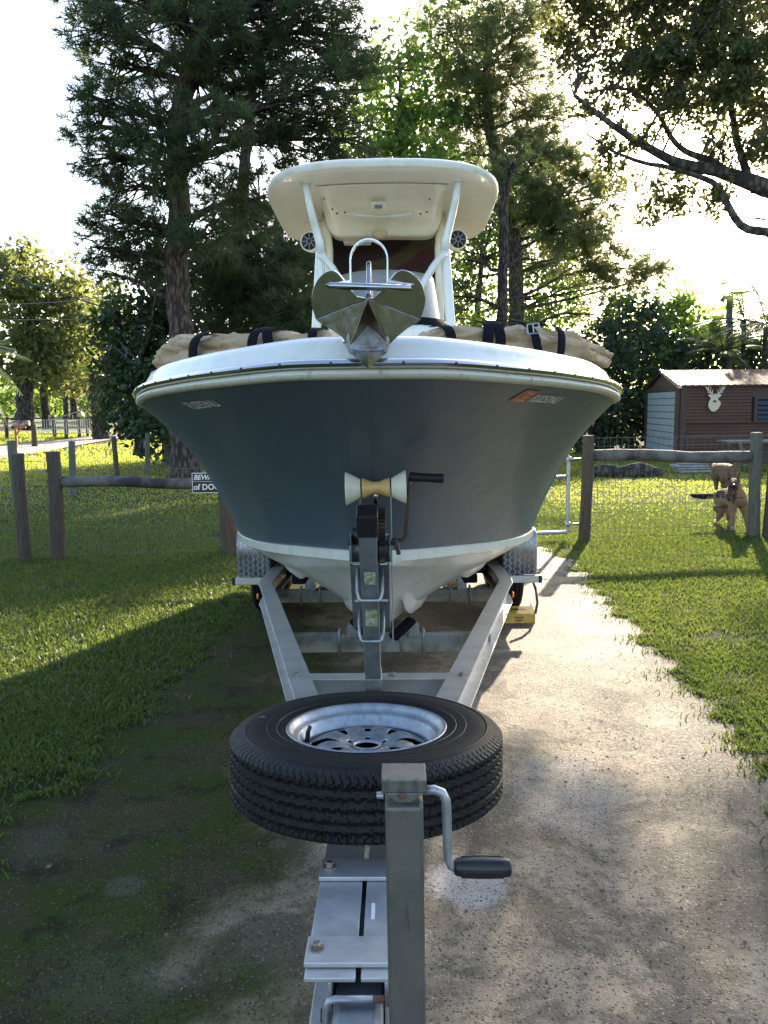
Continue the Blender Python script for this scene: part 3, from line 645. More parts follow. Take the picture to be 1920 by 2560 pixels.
# thick lower limb of the same oak sits on its own trunk list as a second stem
def oak_stem():
    root = [o for o in bpy.data.objects if o.name.startswith('oak_tree')][0]; base = root.location
    m = MB()
    for pts in ([(1730, 560, 14.6, .13), (1660, 505, 14.6, .11), (1605, 488, 14.6, .095), (1575, 445, 14.7, .085), (1545, 400, 14.8, .075), (1490, 375, 15, .065), (1400, 345, 15, .05), (1330, 325, 15, .035), (1260, 290, 15.2, .02)],
                [(1720, 400, 15, .14), (1640, 408, 15, .12), (1600, 330, 15, .09), (1575, 240, 15, .075), (1560, 150, 15, .05), (1570, 60, 15, .03)],
                [(1640, 408, 15.1, .11), (1560, 365, 15.1, .10), (1480, 320, 15.1, .07), (1420, 250, 15.1, .05), (1350, 195, 15.1, .035), (1260, 200, 15.1, .02)]):
        pp = catmull([P(*q[:3]) for q in pts], 24); rr_ = np.interp(np.linspace(0, 1, 24), np.linspace(0, 1, len(pts)), [q[3] for q in pts])
        m.tube([p - base + Vector((mnoise.noise(p * 1.3), 0, mnoise.noise(p * 1.7 + Vector((9, 0, 0))))) * .09 for p in pp], [float(q) * .72 for q in rr_], 9)
    m.build('lower_limb', MT['bark_oak'], root, smooth=True)
oak_stem()
# trees far left
FL = 'oaks beyond the road'
tree('oak_tree', 'large yellow lit oak beyond the road at the far left, with a stout dark trunk',
     [(P(54, 925, 50), .6), (52, 860, 50, .5), (48, 780, 50, .42), (60, 700, 50, .3), (80, 620, 50, .2)],
     [(40, 600, 50, 75, 55), (100, 610, 50, 70, 50), (20, 680, 49, 70, 60), (110, 690, 50, 75, 55), (150, 640, 51, 50, 40), (50, 760, 49, 80, 45), (130, 760, 49, 60, 45), (180, 700, 51, 40, 50), (-30, 620, 50, 60, 70), (0, 550, 51, 55, 30, .8), (100, 800, 48, 60, 35), (-20, 780, 48, 50, 50)],
     'leafy', 'leaf_yellow', .22, per=26, clump_r=.95, density=.62, seedv=51, group=FL)
tree('oak_tree', 'slimmer oak with a forking trunk beyond the road, just right of the stout one',
     [(P(100, 925, 52), .28), (97, 870, 52, .24), (94, 800, 52, .2), (100, 740, 52, .14)],
     [(100, 800, 52, 55, 35), (150, 830, 51, 35, 22, .8), (90, 730, 52, 60, 40), (170, 780, 52, 45, 40), (200, 740, 53, 45, 45)],
     'leafy', 'leaf_oak', .2, per=26, clump_r=.9, density=.6, seedv=52, group=FL)
tree('oak_tree', 'thin trunked oak beyond the road, nearest on the left of the shaggy palm trunk',
     [(P(160, 905, 60), .26), (158, 850, 60, .22), (158, 790, 60, .18)],
     [(160, 790, 60, 40, 35), (200, 700, 58, 60, 50), (230, 640, 58, 50, 45), (190, 640, 58, 50, 40), (240, 780, 56, 45, 50), (230, 720, 57, 45, 50), (180, 840, 60, 35, 20, .6)],
     'leafy', 'leaf_yellow', .22, per=24, clump_r=1.0, density=.55, seedv=53, group=FL)
tree('oak_tree', 'thin dark trunked tree beyond the field fence, second from the shaggy palm trunk',
     [(P(143, 903, 62), .22), (142, 860, 62, .2), (141, 800, 62, .16)],
     [(140, 790, 62, 40, 35), (120, 760, 62, 40, 35)],
     'leafy', 'leaf_dark', .24, per=24, clump_r=1.0, density=.5, seedv=54, group=FL)
tree('shrub_row', 'yellow green sunlit bushes at the back of the far field on the left',
     [(P(120, 895, 75), .1), (120, 870, 75, .06)],
     [(80, 865, 75, 30, 25), (125, 862, 78, 28, 32), (105, 880, 74, 30, 14), (170, 868, 84, 26, 20), (40, 868, 84, 30, 24), (0, 870, 84, 26, 22), (200, 872, 86, 26, 18), (250, 865, 84, 40, 28)],
     'leafy', 'leaf_light', .3, per=24, clump_r=1.2, density=.7, seedv=55, cat='bushes')
tree('tree_line', 'dark distant tree line behind the far field and road',
     [(P(250, 885, 110), .3), (250, 840, 110, .2)],
     [(x, 850 + 8 * math.sin(x), 115, 60, 32) for x in range(-60, 420, 55)],
     'leafy', 'leaf_dark', .55, per=26, clump_r=2.4, density=.6, seedv=56, cat='woods', limb_r=.03)
# right hand hedge of trees behind the shed
tree('leafy_tree', 'tall dark hedge tree with sunlit top, left of the brown shed',
     [(P(1300, 990, 31), .25), (1300, 850, 31, .2), (1320, 720, 31, .12)],
     [(1300, 860, 30, 80, 90), (1340, 760, 31, 80, 60), (1270, 940, 29.5, 70, 50), (1360, 900, 31, 70, 80), (1380, 700, 32, 60, 40), (1420, 760, 32, 60, 60), (1220, 900, 31, 60, 60), (1400, 850, 32, 50, 80), (1250, 800, 32, 60, 60, .7)],
     'leafy', 'leaf_dark', .13, per=34, clump_r=.65, density=.62, seedv=61)
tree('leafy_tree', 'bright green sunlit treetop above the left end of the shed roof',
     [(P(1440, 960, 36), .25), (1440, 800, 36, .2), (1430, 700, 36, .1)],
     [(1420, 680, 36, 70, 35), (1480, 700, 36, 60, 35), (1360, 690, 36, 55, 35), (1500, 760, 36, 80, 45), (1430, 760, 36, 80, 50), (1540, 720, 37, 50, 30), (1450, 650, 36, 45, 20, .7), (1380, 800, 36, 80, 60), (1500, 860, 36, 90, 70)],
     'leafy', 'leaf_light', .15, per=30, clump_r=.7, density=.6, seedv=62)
tree('leafy_tree', 'deep shadowy thicket of leaves directly behind the shed',
     [(P(1560, 960, 34), .2), (1560, 850, 34, .15)],
     [(1520, 840, 33.5, 70, 60), (1600, 830, 34, 70, 70), (1670, 820, 34, 60, 80), (1560, 770, 34, 70, 40), (1640, 740, 35, 60, 40), (1740, 800, 34, 70, 90), (1480, 880, 33, 50, 60), (1420, 930, 32, 60, 60), (1600, 940, 36, 120, 50)],
     'leafy', 'leaf_dark', .14, per=32, clump_r=.7, density=.62, seedv=63)

tree('leafy_tree', 'tall leafy tree added far behind the oak crown to shade the right lawn',  # added tree, trunk out of view, there to shade the right lawn
     [(P(1730, 900, 38), .3), (1725, 500, 38, .24), (1690, 250, 38, .16), (1640, 150, 38, .09)],
     [(1450, 150, 38, 70, 45, .45), (1540, 200, 38, 70, 40, .5), (1620, 130, 38, 80, 60, .6), (1680, 230, 38, 60, 50, .6), (1500, 100, 38, 80, 50, .6), (1720, 340, 38, 50, 60, .6), (1580, 250, 38, 60, 25, .35), (1400, 110, 38, 60, 40, .5), (1600, 40, 38, 90, 60, .6)],
     'leafy', 'leaf_oak', .15, per=22, clump_r=.7, density=.28, seedv=64)
# palms: fronds as real leaflets on an arching rib
def frond(m, base, az, elev, L, width=.5, n=26, droop=1.0, leaf_w=.035):
    d = Vector((math.cos(az) * math.cos(elev), math.sin(az) * math.cos(elev), math.sin(elev)))
    side = Vector((-math.sin(az), math.cos(az), 0)); pts = []
    for i in range(n + 1):
        t = i / n; pts.append(base + d * L * t + Vector((0, 0, -droop * L * .45 * t * t)))
    m.tube(pts[::4] + [pts[-1]], [.02 * (1 - .8 * i / (len(pts[::4]))) + .003 for i in range(len(pts[::4]) + 1)], 4, cap=False)
    for i in range(2, n):
        t = i / n; ll = width * math.sin(math.pi * (.12 + .85 * t)) ** .7
        tang = (pts[i + 1] - pts[i - 1]).normalized()
        for s in (-1, 1):
            e = (side * s * .8 + tang * .65 + Vector((0, 0, -.25))).normalized()
            wv = tang * leaf_w * .5; p = pts[i]; q = p + e * ll * .6; r_ = p + e * ll + Vector((0, 0, -.12 * ll))
            m.add([p - wv, p + wv, q + wv * .8, q - wv * .8, r_], [(0, 1, 2), (0, 2, 3), (3, 2, 4)])
def palm(name, label, base, height, tr, nf, L, leaf='frond', seedv=1, group=None, elev=(-.5, 1.2), dead=0, lean=0):
    rr = random.Random(seedv); root = empty(name, base, 0, label, 'palm', group)
    m = MB(); pts = [Vector((lean * (i / 10) ** 2, 0, height * i / 10)) for i in range(11)]
    m.tube(pts, [tr * (1.15 - .3 * i / 10 + .06 * (i % 2)) for i in range(11)], 12)
    m.build('trunk', MT['bark_palm'], root, smooth=True)
    top = pts[-1]
    m = MB()
    for i in range(nf):
        frond(m, top, 2.4 * i + rr.uniform(-.3, .3), rr.uniform(*elev), L * rr.uniform(.8, 1.1), width=L * .28, droop=rr.uniform(.6, 1.3))
    m.build('fronds', MT[leaf], root)
    if dead:
        m = MB()
        for i in range(dead): frond(m, top - Vector((0, 0, .1)), 2.4 * i, rr.uniform(-1.3, -.9), L * rr.uniform(.5, .8), width=L * .2, droop=.4)
        m.build('dead_fronds', MT['frond_dead'], root)
    return root
PG = 'palms behind the shed'
for i, (px, py, Y, L, lab) in enumerate(((1608, 690, 31, 2.6, 'slender palm with tall arching fronds behind the shed, right of the wooden pole'), (1655, 700, 30, 2.4, 'palm at the right edge of the picture above the shed roof'),
                                     (1530, 745, 32, 1.8, 'short palm with upright fronds behind the middle of the shed roof'), (1565, 760, 31, 1.8, 'low palm clump just left of the wooden pole behind the shed'), (1700, 720, 31, 2.2, 'palm just outside the right edge behind the shed'))):
    t_ = P(px, py, Y); palm('palm_tree', lab, (t_.x, t_.y, -.02), t_.z, .09, 15, L, seedv=70 + i, group=PG, elev=(-.3, 1.35))
t_ = P(212, 815, 47); palm('cabbage_palm', 'shaggy thick trunked cabbage palm standing beyond the road', (t_.x, 47, -.05), t_.z, .42, 22, 2.2, seedv=81, elev=(-.8, .9), dead=12)
# boots on the shaggy palm trunk
def palm_boots():
    root = [o for o in bpy.data.objects if o.name.startswith('cabbage_palm')][0]; m = MB(); rr = random.Random(3); hh = t_.z
    for i in range(110):
        z = hh * (i / 110); a = i * 2.4; d = Vector((math.cos(a), math.sin(a), .0)); s = Vector((-math.sin(a), math.cos(a), 0)) * .09
        p = d * .38 + Vector((0, 0, z)); q = p + d * .22 + Vector((0, 0, .35 * rr.uniform(.6, 1.1)))
        m.add([p - s, p + s, q + s * .5, q - s * .5, p + d * .08 - Vector((0, 0, .05))], [(0, 1, 2, 3), (0, 4, 1), (0, 3, 4), (1, 4, 2), (3, 2, 4)])
    m.build('frond_stubs', MT['bark_palm'], root)
palm_boots()
t_ = P(-6, 775, 24); palm('palm_tree', 'palm at the left edge with green fronds above hanging brown ones', (t_.x - 1.0, 24, -.05), t_.z + .3, .2, 18, 2.0, seedv=83, elev=(-.9, .8), dead=9)
t_ = P(186, 885, 52); palm('young_palm', 'small bright green palm left of the shaggy palm trunk', (t_.x, 52, -.03), .6, .08, 12, 1.9, leaf='leaf_light' if False else 'frond', seedv=84, elev=(.2, 1.3))
# ------------------------------------------------------------------ fences
def post_mesh(h, r, seedv, top_flat=True):
    m = MB(); n = 12; rows = []
    for i in range(9):
        z = h * i / 8
        rows.append([Vector((math.cos(2 * math.pi * k / n), math.sin(2 * math.pi * k / n), 0)) * (r * (1.05 - .1 * i / 8 + .12 * mnoise.noise(Vector((k * .8, seedv, z * 1.5))))) + Vector((.02 * math.sin(seedv * 3 + z * 2), 0, z)) for k in range(n)])
    m.grid(rows, wrap=True); m.add([p for p in rows[-1]] + [Vector((0, 0, h + .006))], [(k, (k + 1) % n, n) for k in range(n)]); return m
def fence_post(px, yb, yt, r, label, mat='post', group='round wooden fence posts', seedv=1, cat='fence post', lean=0):
    b = G(px, yb); t = P(px, yt, b.y); h = t.z
    o = post_mesh(h, r, seedv).build('fence_post', MT[mat], smooth=True); o.location = b - Vector((0, 0, .05)); o.rotation_euler = (0, lean, 0)
    return tag(o, label, cat, group), b, h
fp = fence_post
p1, b1, h1 = fp(56, 1209, 970, .072, 'dark weathered round post, shorter of the two near posts at far left', seedv=1)
p2, b2, h2 = fp(126, 1205, 966, .085, 'brown round post carrying the left end of the log rail', seedv=2, lean=-.006)
p3, b3, h3 = fp(497, 1192, 1000, .10, 'thick round post mostly hidden behind the left trailer mudguard', seedv=3)
p4, b4, h4 = fp(1263, 1166, 932, .072, 'round post the tubular metal gate hangs from', seedv=4)
p5, b5, h5 = fp(1627, 1157, 926, .072, 'grey green post at the right beside the standing dog', 'post_grey', seedv=5)
p6, b6, h6 = fp(1664, 1160, 922, .085, 'dark post cut off by the right edge of the picture', seedv=6)
LG = 'posts of the side fence running back on the left'
q1, c1, g1 = fp(38, 1104, 945, .075, 'grey green post behind the two near left posts, first of the side fence', 'post_grey', LG, 7)
q2, c2, g2 = fp(160, 1070, 948, .065, 'pale grey side fence post rising above the left end of the log rail', 'post_grey', LG, 8)
q3, c3, g3 = fp(252, 1036, 938, .062, 'side fence post in front of the pale road, third one back', 'post', LG, 9)
q4, c4, g4 = fp(321, 1024, 931, .062, 'side fence post furthest back, in front of the dark bush', 'post_grey', LG, 10)

def wire_panel(name, a, b, z0, z1, label, cat='wire fence', group=None, dx=.075, dz=.10, r=.0024, parent=None, wob=.006, diag=True):
    a = Vector((a.x, a.y, 0)); b = Vector((b.x, b.y, 0)); L = (b - a).length; d = (b - a).normalized(); s = Vector((-d.y, d.x, 0))
    root = empty(name, a, 0, label, cat, group) if parent is None else parent
    off = Vector((0, 0, 0)) if parent is None else a
    nx = max(2, int(L / dx)); zs = [z0 + (z1 - z0) * k / int((z1 - z0) / dz) for k in range(int((z1 - z0) / dz) + 1)]
    def pt(t, z): return off + d * (L * t) + s * (mnoise.noise(Vector((t * L * 1.1, z * 2, a.x))) * wob * 3) + Vector((0, 0, z + mnoise.noise(Vector((t * L, z * 3, 7 + a.y))) * wob))
    m = MB()
    for i in range(nx + 1): m.tube([pt(i / nx, z0), pt(i / nx, (z0 + z1) / 2), pt(i / nx, z1)], r, 3, cap=False)
    for k, z in enumerate(zs): m.tube([pt(i / 14, z) for i in range(15)], r * (1.5 if k in (0, len(zs) - 1) else 1.0), 3, cap=False)
    o = m.build('wire_mesh', MT['wire'], root); o['kind'] = 'stuff'
    if diag:
        for sgn in (0, 1):
            m = MB(); m.tube([off + Vector((0, 0, .12 if sgn else z1 - .1)) + s * .03, off + d * L + Vector((0, 0, z1 - .1 if sgn else .12)) + s * .03], .0032, 4)
            m.build('brace_wire', MT['wire'], root)
    return root
WG = 'wire mesh fence panels'
fl = Vector((b1.x - 3.2, b1.y - .1, 0))
wire_panel('wire_fence', fl, b1, .03, 1.12, 'wire mesh panel at the far left, outside the near posts', group=WG, diag=False)
wire_panel('wire_fence', b1, b2, .03, 1.12, 'narrow wire mesh strip between the two near left posts', group=WG, diag=False)
wire_panel('wire_fence', b2, b3, .03, 1.0, 'wire mesh panel under the left log rail with crossed brace wires', group=WG)
wire_panel('wire_fence', b4, b5, .03, 1.28, 'wire mesh panel in front of the standing dog with crossed brace wires', group=WG)
wire_panel('wire_fence', b5, Vector((b6.x + 2.5, b6.y, 0)), .03, 1.28, 'wire mesh at the right edge beyond the grey green post', group=WG, diag=False)
SG = 'side fence wire runs'
for (u, v, lab) in ((c1, c2, 'loose field wire between the first two side fence posts'), (c2, c3, 'sagging field wire catching the light above the log rail'), (c3, c4, 'field wire running back to the dark bush'), (c4, G(372, 1010), 'field wire ending near the thick pine trunk')):
    wire_panel('wire_fence', u, v, .05, 1.1, lab, group=SG, dx=.3, dz=.16, r=.0022, diag=False, wob=.03)
wire_panel('wire_fence', Vector((c1.x - 5, c1.y + 1.2, 0)), c1, .05, 1.1, 'field wire leaving the picture at the left edge', group=SG, dx=.3, dz=.16, r=.0022, diag=False, wob=.02)

def log_rail(a, b, r, label, seedv):
    m = MB(); n = 12; pts = catmull([a, a.lerp(b, .33) + Vector((0, 0, .012)), a.lerp(b, .66) - Vector((0, 0, .015)), b], 26)
    m.tube(pts, [r * (1 + .14 * mnoise.noise(Vector((i * .35, seedv, 0)))) for i in range(26)], n)
    return tag(m.build('log_rail', MT['log'], smooth=True), label, 'rail', 'log rails between the posts')
la, lb = P(134, 1041, b2.y + .02), P(497, 1043, b3.y); log_rail(la, lb, .062, 'round log rail behind the warning sign on the left', 1)
la, lb = P(1268, 984, b4.y + .05), P(1620, 986, b5.y); log_rail(la, lb, .074, 'thick peeling log rail above the dog on the right', 2)

# warning sign
def sign():
    c = P(455, 1043, b3.y - .14); W, Hh = .34, .235
    c.x = P(415, 1043, c.y).x + W / 2
    root = empty('warning_sign', c, 0, 'black and white beware of dog sign wired to the log rail', 'sign')
    m = MB(); m.box((0, 0, 0), (W, .004, Hh)); m.build('white_board', MT['white_paint'], root)
    m = MB(); t = .006
    for x0, x1, z0, z1 in ((-W/2 + .008, W/2 - .008, -Hh/2 + .008, .014), (-W/2 + .008, W/2 - .008, .019, Hh/2 - .008)):
        m.box(((x0 + x1) / 2, -.0035, (z0 + z1) / 2), (x1 - x0, .003, z1 - z0))
    m.build('black_panel', MT['black_print'], root)
    for s, x, z, sz, sh in (('BEWARE', 0, .066, .082, .25), ('of DOG', 0, -.046, .096, 0)):
        me = text_mesh(s, sz, .0008, .0022, shear=sh); me.materials.append(MT['white_paint'])
        o = link_obj('lettering', me, root); o.location = (x, -.0062, z - .004); o.rotation_euler = (R(90), 0, 0); o.scale = (.95, 1, 1)
sign()

# tubular gate
def gate():
    A = Vector((b4.x - .22, b4.y, 0)); B = Vector((b3.x + .2, b3.y, 0)); mid = A.lerp(B, .5)
    for (p, q, lab) in ((A, mid, 'galvanised tubular farm gate with mesh, hung from the right gate post'), (B, mid, 'second gate leaf hidden behind the trailer')):
        d = (q - p).normalized(); L = (q - p).length - .05
        root = empty('farm_gate', p, 0, lab, 'gate', 'gate leaves across the driveway'); r = .024; zt = 1.16
        m = MB(); c = .16
        arc = [Vector((0, 0, .10)), Vector((0, 0, zt - c))] + [d * (c - c * math.cos(a)) + Vector((0, 0, zt - c + c * math.sin(a))) for a in (R(22), R(45), R(68), R(90))]
        arc2 = [d * L - (v - Vector((0, 0, 0))).dot(d) * d + Vector((0, 0, v.z)) for v in reversed(arc)]
        m.tube(arc + arc2 + [arc[0]], r, 10, cap=False); m.build('gate_frame', MT['gate_pipe'], root, smooth=True)
        for z in (.80,):
            m = MB(); m.tube([Vector((0, 0, z)) , d * L + Vector((0, 0, z))], .019, 8); m.build('gate_rail', MT['gate_pipe'], root, smooth=True)
        wire_panel('x', p + d * .03, p + d * (L - .03), .10, zt - .02, None, dx=.1, dz=.1, parent=None, diag=False) if False else None
        m = MB(); nx = int(L / .1)
        for i in range(nx + 1): m.tube([d * (L * i / nx) + Vector((0, 0, .1)), d * (L * i / nx) + Vector((0, 0, .8))], .0024, 3, cap=False)
        for k in range(8): m.tube([Vector((0, 0, .1 + k * .1)), d * L + Vector((0, 0, .1 + k * .1))], .0024, 3, cap=False)
        m.build('wire_mesh', MT['wire'], root)['kind'] = 'stuff'
        for z in (.2, 1.02):
            m = MB(); m.tube([Vector((0, 0, z - .03)), Vector((0, 0, z + .03))], .034, 10); m.tube([Vector((0, 0, z)), -d * .16 + Vector((0, 0, z))], .013, 8); m.build('hinge', MT['gate_pipe'], root, smooth=True)
gate()

# far fence, mailbox
FG = 'posts of the ranch fence beyond the road'
fx_list = [(-60, 936), (8, 936), (97, 930), (140, 928), (168, 927), (192, 925), (218, 924), (258, 921), (280, 919), (300, 917)]
labs = ['far fence post left of the picture', 'leftmost far fence post in view beyond the mailbox', 'squat dark far fence post at the left end of the pale gate', 'far fence post behind the pale gate, left of its middle',
        'far fence post behind the middle of the pale gate', 'stout far fence post at the right end of the pale gate', 'far fence post just left of the shaggy palm', 'first far fence post right of the shaggy palm', 'second far fence post right of the shaggy palm', 'third far fence post right of the shaggy palm']
tops = []
for (x, yb), lab in zip(fx_list, labs):
    Y = 50 - (x - 8) * 0.0; b = P(x, 878, 50); b = Vector((b.x, 50 + (x > 200) * 3 + (x % 7) * .2, -.03))
    o = post_mesh(1.3, .11, x).build('fence_post', MT['post'], smooth=True); o.location = b; tag(o, lab, 'fence post', FG); tops.append(b + Vector((0, 0, 1.2)))
m = MB(); m.tube([t_ + Vector((0, -.12, 0)) for t_ in tops], .05, 6); tag(m.build('ranch_fence_rail', MT['post'], smooth=True), 'long dark rail along the far ranch fence beyond the road', 'rail')
m = MB(); m.tube([Vector((t_.x, t_.y - .12, .62)) for t_ in tops], .035, 6); tag(m.build('ranch_fence_rail', MT['log'], smooth=True), 'pale lower rail of the far ranch fence beyond the road', 'rail')
# pale gate
def far_gate():
    a = P(88, 880, 46); b = P(196, 880, 48); a.z = 0; b.z = 0
    root = empty('field_gate', a, 0, 'pale weathered field gate with many thin bars beyond the mailbox', 'gate'); d = b - a
    for z in (.35, .62, 1.12):
        m = MB(); m.tube([Vector((0, 0, z)), d + Vector((0, 0, z))], .028, 6); m.build('gate_rail', MT['gate_pipe'], root)
    for i in range(22):
        m = MB(); m.tube([d * (i / 21) + Vector((0, 0, .3)), d * (i / 21) + Vector((0, 0, 1.12 + .25 * (i % 5 == 3)))], .017, 5); m.build('gate_bar', MT['gate_pipe'], root)
    m = MB(); m.tube([d * .2 + Vector((0, 0, 1.15)), d * .97 + Vector((0, 0, 1.75))], .025, 6); m.build('gate_brace', MT['gate_pipe'], root)
far_gate()
MT['mail_wood'] = simple('orange_wood', (.34, .13, .05), .7, col2=(.24, .09, .04), nscale=8)
MT['mail_box'] = simple('mailbox_print', (.06, .045, .04), .5, col2=(.38, .30, .26), nscale=6, lo=.45, hi=.6)
def mailbox():
    b = G(42, 966); b.z = -.02; root = empty('mailbox', b, 0, 'roadside mailbox with dappled print on an orange wooden post', 'mailbox')
    m = MB(); m.box((-.12, 0, .5), (.10, .10, 1.0)); m.build('post', MT['mail_wood'], root, bevel=.006)
    m = MB(); m.box((.14, 0, .93), (.42, .10, .10)); m.build('arm', MT['mail_wood'], root, bevel=.006)
    m = MB(); m.bar((-.08, .0, .62), (.12, 0, .88), .06, .06); m.build('brace', MT['mail_wood'], root)
    m = MB(); pr = [(-.1, 0), (-.1, .12), (-.085, .18), (-.05, .22), (0, .235), (.05, .22), (.085, .18), (.1, .12), (.1, 0)]
    m.prism([(-.22, y, 1.0 + z) for y, z in pr], (.72, 0, 0)); m.build('box', MT['mail_box'], root, bevel=.004)
    m = MB(); m.prism([(.51, y * 1.03, .995 + z * 1.03) for y, z in pr], (.02, 0, 0)); m.build('box_door', MT['mail_box'], root)
    m = MB(); m.box((.1, -.115, 1.2), (.03, .01, .16)); m.build('flag', MT['red'], root)
mailbox()
b = G(58, 966); m = MB(); m.tube([Vector((0, 0, 0)), Vector((.02, 0, .95))], [.13, .12], 10); o = m.build('tree_stump_post', MT['post'], smooth=True); o.location = b + Vector((.15, .5, 0)); tag(o, 'stout dark round post right beside the orange mailbox post', 'post')

# utility pole and wires
def poles():
    b = G(362, 1003); b.z = -.05; zt = P(360, 470, b.y).z
    root = empty('utility_pole', b, 0, 'grey wooden utility pole with a pale box left of the thick pine', 'pole')
    m = MB(); m.tube([Vector((0, 0, 0)), Vector((-.02, 0, zt))], [.15, .11], 14); m.build('pole', MT['pole'], root, smooth=True)
    z = P(360, 583, b.y).z; dx = P(356, 583, b.y).x - b.x
    m = MB(); m.tube([Vector((dx, -.24, z - .22)), Vector((dx, -.24, z + .2))], .13, 16); m.build('transformer', simple('pale_grey_can', (.42, .44, .46), .5), root, smooth=False, auto=35)
    m = MB(); m.tube([Vector((dx - .05, -.24, z + .2)), Vector((dx - .05, -.24, z + .34))], [.03, .02], 8); m.tube([Vector((dx + .06, -.24, z + .2)), Vector((dx + .06, -.24, z + .34))], [.03, .02], 8); m.build('insulator', MT['roller_w'], root)
    z2 = P(360, 502, b.y).z; m = MB(); m.bar((-.25, -.12, z2), (.1, -.12, z2), .05, .05); m.build('bracket', MT['galv'], root)
    zc = P(355, 640, b.y).z; top = b + Vector((0, 0, zc))
    m = MB(); m.tube([Vector((.2, -.1, 0)), Vector((.2, -.1, 1.6))], .06, 10); m.build('conduit', MT['pole'], root, smooth=True)
    def cable(a, c, sag, r, lab):
        pts = [a.lerp(c, i / 16) - Vector((0, 0, sag * 4 * (i / 16) * (1 - i / 16))) for i in range(17)]
        m = MB(); m.tube(pts, r, 5); tag(m.build('power_line', MT['black']), lab, 'cable', 'overhead cables left of the pole')
    cable(P(-40, 578, 30), P(352, 700, b.y), .05, .022, 'thicker overhead cable sloping down to the right across the left oaks')
    cable(P(-40, 692, 40), P(352, 688, b.y), .0, .015, 'thin level overhead cable across the middle of the left oaks')
    cable(P(-40, 655, 44), P(352, 622, b.y), .2, .015, 'thin overhead cable rising slightly toward the utility pole')
    cable(P(-40, 500, 30), P(352, 680, b.y), .0, .013, 'thin steep overhead cable above the left oaks')
    cable(P(980, 686, 33), P(1300, 700, 33), .15, .015, 'thin cable crossing behind the twin pine trunks')
poles()
def back_pole():
    t_ = P(1578, 637, 32); root = empty('wooden_pole', (t_.x, 32, -.03), 0, 'rough dark wooden pole with a small lamp rising above the shed hedge', 'pole')
    m = MB(); m.tube([Vector((0, 0, 0)), Vector((0, 0, t_.z * .6)), Vector((-.02, 0, t_.z))], [.17, .15, .12], 10); m.build('pole', MT['pole'], root, smooth=True)
    m = MB(); m.tube([Vector((-.1, -.1, t_.z - .1)), Vector((-.28, -.12, t_.z - .05)), Vector((-.36, -.12, t_.z - .22))], [.05, .09, .1], 8); m.build('lamp_head', MT['pole'], root)
back_pole()

